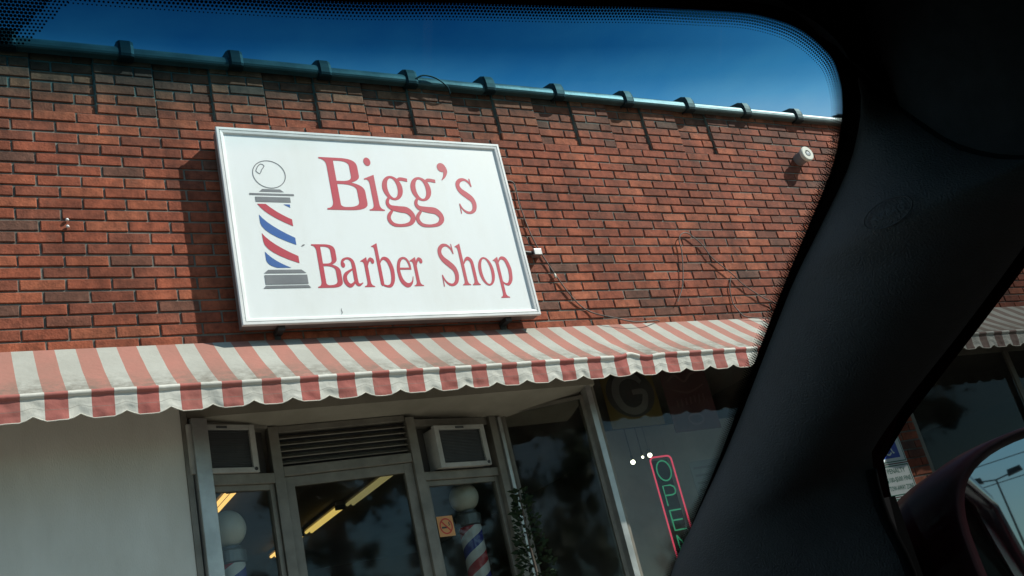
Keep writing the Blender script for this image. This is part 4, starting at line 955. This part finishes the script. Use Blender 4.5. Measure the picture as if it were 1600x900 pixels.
# headliner: from the windshield top, the seam and the side rail up to the roof centre line
fr_pts = [tuple(WS(p[0], p[1])-WN*.008-offs(loop_r, i)*0+Vector((0, -.008, .004))) for i, p in enumerate(half) if p[1] > .326]
edge = fr_pts+[tuple(Vector(p)+Vector((-.002, -.003, -.003))) for p in resample(SEAM[2:], 14)]+[(.615, y, .232+.02*min(1, (.24-y)/.5)) for y in np.linspace(.2, -1.55, 16)]
for s in (1, -1):
    mir = (lambda p: p) if s == 1 else (lambda p: Vector((2*CC-p.x, p.y, p.z)))
    rows = []; rows2 = []
    for ip, p in enumerate(edge):
        ex = 5 if ip < len(fr_pts)-2 else 14
        p = Vector(p); c = Vector((CC, min(.36, p.y-.02), .405)); row = []; row2 = []
        for j in range(19):
            u = (j/18)**1.6; q = p.lerp(c, u); q.z = p.z+(c.z-p.z)*(1-(1-u)**ex); row.append(mir(q)); row2.append(mir(q+Vector((0, .004, .045))))
        lip = Vector((.065, .0, -.03)) if ip >= len(fr_pts) else Vector((.0, .004, .03))
        rows.append(row); rows2.append([mir(p+lip)]+row2)
    MB().grid(rows).build('headliner', 'headliner_cloth', car, True)
    MB().grid(rows2).build('roof_skin', 'maroon_paint', car, True)
    b = MB(); b.tube([mir(Vector(q)) for q in ((.640, .43, .270), (.645, .39, .280), (.650, .34, .282), (.650, .26, .262))], .027, 10); b.build('roof_gap_plug', 'maroon_paint', car, True)  # unseen tube added to stop sun leaking between roof skin and pillar
    # side rail between roof skin and door glass
    b = MB(); b.tube([mir(Vector((.645, y, .225+.02*min(1, (.24-y)/.5)))) for y in np.linspace(.30, -1.55, 14)]+[mir(Vector((.640, -1.70, .20))), mir(Vector((.645, -1.9, .06))), mir(Vector((.65, -2.1, -.10)))], .035, 10); b.build('roof_rail', 'maroon_paint', car, True)
    b = MB(); b.tube([mir(Vector((.678, y, .205+.02*min(1, (.24-y)/.5)))) for y in np.linspace(.25, -1.5, 12)]+[mir(Vector((.680, -1.66, .14))), mir(Vector((.69, -1.85, -.02)))], .009, 8); b.build('window_moulding', 'chrome', car, True)
    # door: inner panel, outer skin, glass
    d = MB(); d.box(*(sorted((mir(Vector((.60, 0, 0))).x, mir(Vector((.70, 0, 0))).x))), -.42, .98, -.78, -.115); dr_ = d.build('door', 'maroon_paint', car, bevel=.02)
    d = MB(); d.box(*(sorted((mir(Vector((.56, 0, 0))).x, mir(Vector((.598, 0, 0))).x))), -.40, .80, -.70, -.12); d.build('door_panel', 'trim_plastic', dr_, bevel=.015)
    gt = lambda y: float(np.interp(y, [q[1] for q in RR[::-1]], [q[2] for q in RR[::-1]]))+.006 if y > .24 else .245
    d = MB(); d.grid([[mir(Vector((.668-.15*z, y, z))) for y in np.linspace(.60, -.40, 24) for z in [-.13+(gt(y)+.13)*k/4]] for k in range(5)]); d.build('window_glass', 'side_glass', dr_, True)
    d = MB(); d.tube([mir(Vector((.705, -.20, -.26))), mir(Vector((.735, -.24, -.255))), mir(Vector((.735, -.36, -.255))), mir(Vector((.705, -.40, -.26)))], .012); d.build('handle', 'chrome', dr_, True)
    d = MB(); d.tube([mir(Vector((.688, y, -.108))) for y in (.86, -.42)], .011, 8); d.build('belt_moulding', 'chrome', dr_, True)
    d = MB(); d.box(*(sorted((mir(Vector((.60, 0, 0))).x, mir(Vector((.70, 0, 0))).x))), -1.45, -.43, -.78, -.115); dr2 = d.build('door', 'maroon_paint', car, bevel=.02)
    d = MB(); d.grid([[mir(Vector((.66-.15*z, y, z))) for y in np.linspace(-.46, -1.4, 8)] for z in np.linspace(-.13, .25, 5)]); d.build('window_glass', 'side_glass', dr2, True)
    b = MB(); b.quadbox([mir(Vector(p)) for p in ((.58, -.48, -.13), (.68, -.48, -.13), (.68, -.38, -.13), (.58, -.38, -.13), (.56, -.50, .27), (.635, -.50, .27), (.635, -.42, .27), (.56, -.42, .27))]); b.build('door_pillar', 'trim_plastic', car)
    b = MB(); b.quadbox([mir(Vector(p)) for p in ((.55, -2.0, -.13), (.68, -2.0, -.13), (.68, -1.40, -.13), (.55, -1.40, -.13), (.54, -1.62, .27), (.63, -1.62, .27), (.63, -1.38, .27), (.54, -1.38, .27))]); b.build('rear_pillar', 'maroon_paint', car)
    # front wing and rear quarter
    b = MB(); b.box(*(sorted((mir(Vector((.45, 0, 0))).x, mir(Vector((.70, 0, 0))).x))), .985, 2.45, -.75, -.17); b.build('wing', 'maroon_paint', car, bevel=.05)
    b = MB(); b.box(*(sorted((mir(Vector((.45, 0, 0))).x, mir(Vector((.70, 0, 0))).x))), -2.55, -1.46, -.78, -.12); b.build('rear_quarter', 'maroon_paint', car, bevel=.05)
    for yw in (1.72, -1.75):
        wc = mir(Vector((.60, yw, -EYE+.32))); wm = MB(); wm.grid([[(wc.x+dx*s, wc.y+r_*math.cos(a), wc.z+r_*math.sin(a)) for a in np.linspace(0, 2*math.pi, 29)[:-1]] for r_, dx in ((.19, .10), (.29, .115), (.32, .09), (.32, -.09), (.29, -.11))], True)
        wo = wm.build('wheel', 'rubber', car, True); rm = MB(); rm.grid([[(wc.x+dx*s, wc.y+r_*math.cos(a), wc.z+r_*math.sin(a)) for a in np.linspace(0, 2*math.pi, 25)[:-1]] for r_, dx in ((.20, .10), (.17, .07), (.06, .095), (.002, .10))], True); rm.build('rim', 'aluminium', wo, True)
b = MB(); b.quadbox([(CC-.64, 1.12, -.72), (CC+.64, 1.12, -.72), (CC+.64, 2.50, -.72), (CC-.64, 2.50, -.72), (CC-.64, 1.12, -.16), (CC+.64, 1.12, -.16), (CC+.62, 2.46, -.27), (CC-.62, 2.46, -.27)]); b.build('hood', 'maroon_paint', car, bevel=.03)
b = MB(); b.box(CC-.85, CC+.85, 2.46, 2.62, -.85, -.45); b.build('bumper', 'maroon_paint', car, bevel=.04)
b = MB(); b.box(CC-.64, CC+.64, -2.60, -1.9, -.80, -.13); b.build('boot', 'maroon_paint', car, bevel=.04)
b = MB(); b.box(CC-.78, CC+.78, -1.9, 1.1, -.86, -.80); b.build('floor_pan', 'trim_black', car)
b = MB(); b.quadbox([(CC-.74, .62, -.55), (CC+.74, .62, -.55), (CC+.74, 1.12, -.55), (CC-.74, 1.12, -.55), (CC-.74, .66, -.24), (CC+.74, .66, -.24), (CC+.74, 1.10, -.195), (CC-.74, 1.10, -.195)]); b.build('dashboard', 'trim_plastic', car, bevel=.03)
b = MB(); b.grid([[(CC-.74+1.48*j/6, -1.95+.42*i/4, -.12+.38*i/4) for j in range(7)] for i in range(5)]); b.build('rear_window', 'cab_glass', car, True)
b = MB(); b.box(CC-.74, CC+.74, -1.98, -1.2, -.45, -.2); b.build('rear_seat', 'seat_cloth', car, bevel=.06)
for sx in (-.38, .40):
    x = CC+sx; b = MB(); b.box(x-.25, x+.25, -.30, .22, -.62, -.46); se = b.build('seat', 'seat_cloth', car, bevel=.05)
    b = MB(); b.quadbox([(x-.24, -.48, -.5), (x+.24, -.48, -.5), (x+.24, -.32, -.5), (x-.24, -.32, -.5), (x-.22, -.66, .05), (x+.22, -.66, .05), (x+.22, -.55, .05), (x-.22, -.55, .05)]); b.build('backrest', 'seat_cloth', se, bevel=.04)
    b = MB(); b.box(x-.13, x+.13, -.70, -.60, .08, .24); b.build('headrest', 'seat_cloth', se, bevel=.04)

# door mirror
mr = MB(); MC = Vector((.868, .50, -.006)); MN = Vector((-.478, -.878, .03)).normalized(); MU = Vector((0, 0, 1)); MR_ = MU.cross(MN).normalized(); MR_ = MR_ if MR_.x > 0 else -MR_; MU = MR_.cross(MN).normalized(); MU = MU if MU.z > 0 else -MU
def sell(a, hw, hh, e=3.2):
    c, s = math.cos(a), math.sin(a); return math.copysign(abs(c)**(2/e), c)*hw, math.copysign(abs(s)**(2/e), s)*hh
def ring(hw, hh, dep, dx=0, dz=0, n=56, e=3.2): return [MC+MR_*(sell(2*math.pi*k/n, hw, hh, e)[0]+dx)+MU*(sell(2*math.pi*k/n, hw, hh, e)[1]+dz)-MN*dep for k in range(n)]
mr.grid([ring(.140, .092, .006), ring(.143, .095, -.006), ring(.149, .099, -.008, -.003), ring(.156, .1005, -.002, -.009, 0, 56, 2.9), ring(.172, .1015, .02, -.022, -.001, 56, 2.5), ring(.182, .099, .05, -.032, -.003, 56, 2.3), ring(.165, .088, .085, -.03, -.005, 56, 2.3), ring(.12, .065, .11, -.02), ring(.03, .02, .12)], True)
mo = mr.build('door_mirror', 'mirror_paint', car, True)
gg = MB(); gg.cap(ring(.1405, .0925, .004)); gg.build('mirror_glass', 'mirror_silver', mo, recalc=False)
b = MB(); b.grid([[Vector((.66, .60+.05*math.cos(a), -.09+.035*math.sin(a))) for a in np.linspace(0, 6.2832, 17)], [Vector((.72, .605+.04*math.cos(a), -.07+.035*math.sin(a))) for a in np.linspace(0, 6.2832, 17)], [Vector((.745, .61+.03*math.cos(a), -.06+.03*math.sin(a))) for a in np.linspace(0, 6.2832, 17)]]); b.build('mirror_arm', 'maroon_paint', mo, True)
b = MB(); b.quadbox([(.672, .585, -.13), (.690, .585, -.13), (.690, .76, -.13), (.672, .76, -.13), (.660, .570, .06), (.676, .570, .06), (.676, .62, .045), (.660, .62, .045)]); b.build('mirror_sail', 'trim_black', mo)

# ------------------------------------------------------------------ lift everything from eye level to the ground datum
for o in list(scene.objects):
    if o.parent is None and o not in (cam, so): o.location.z += EYE
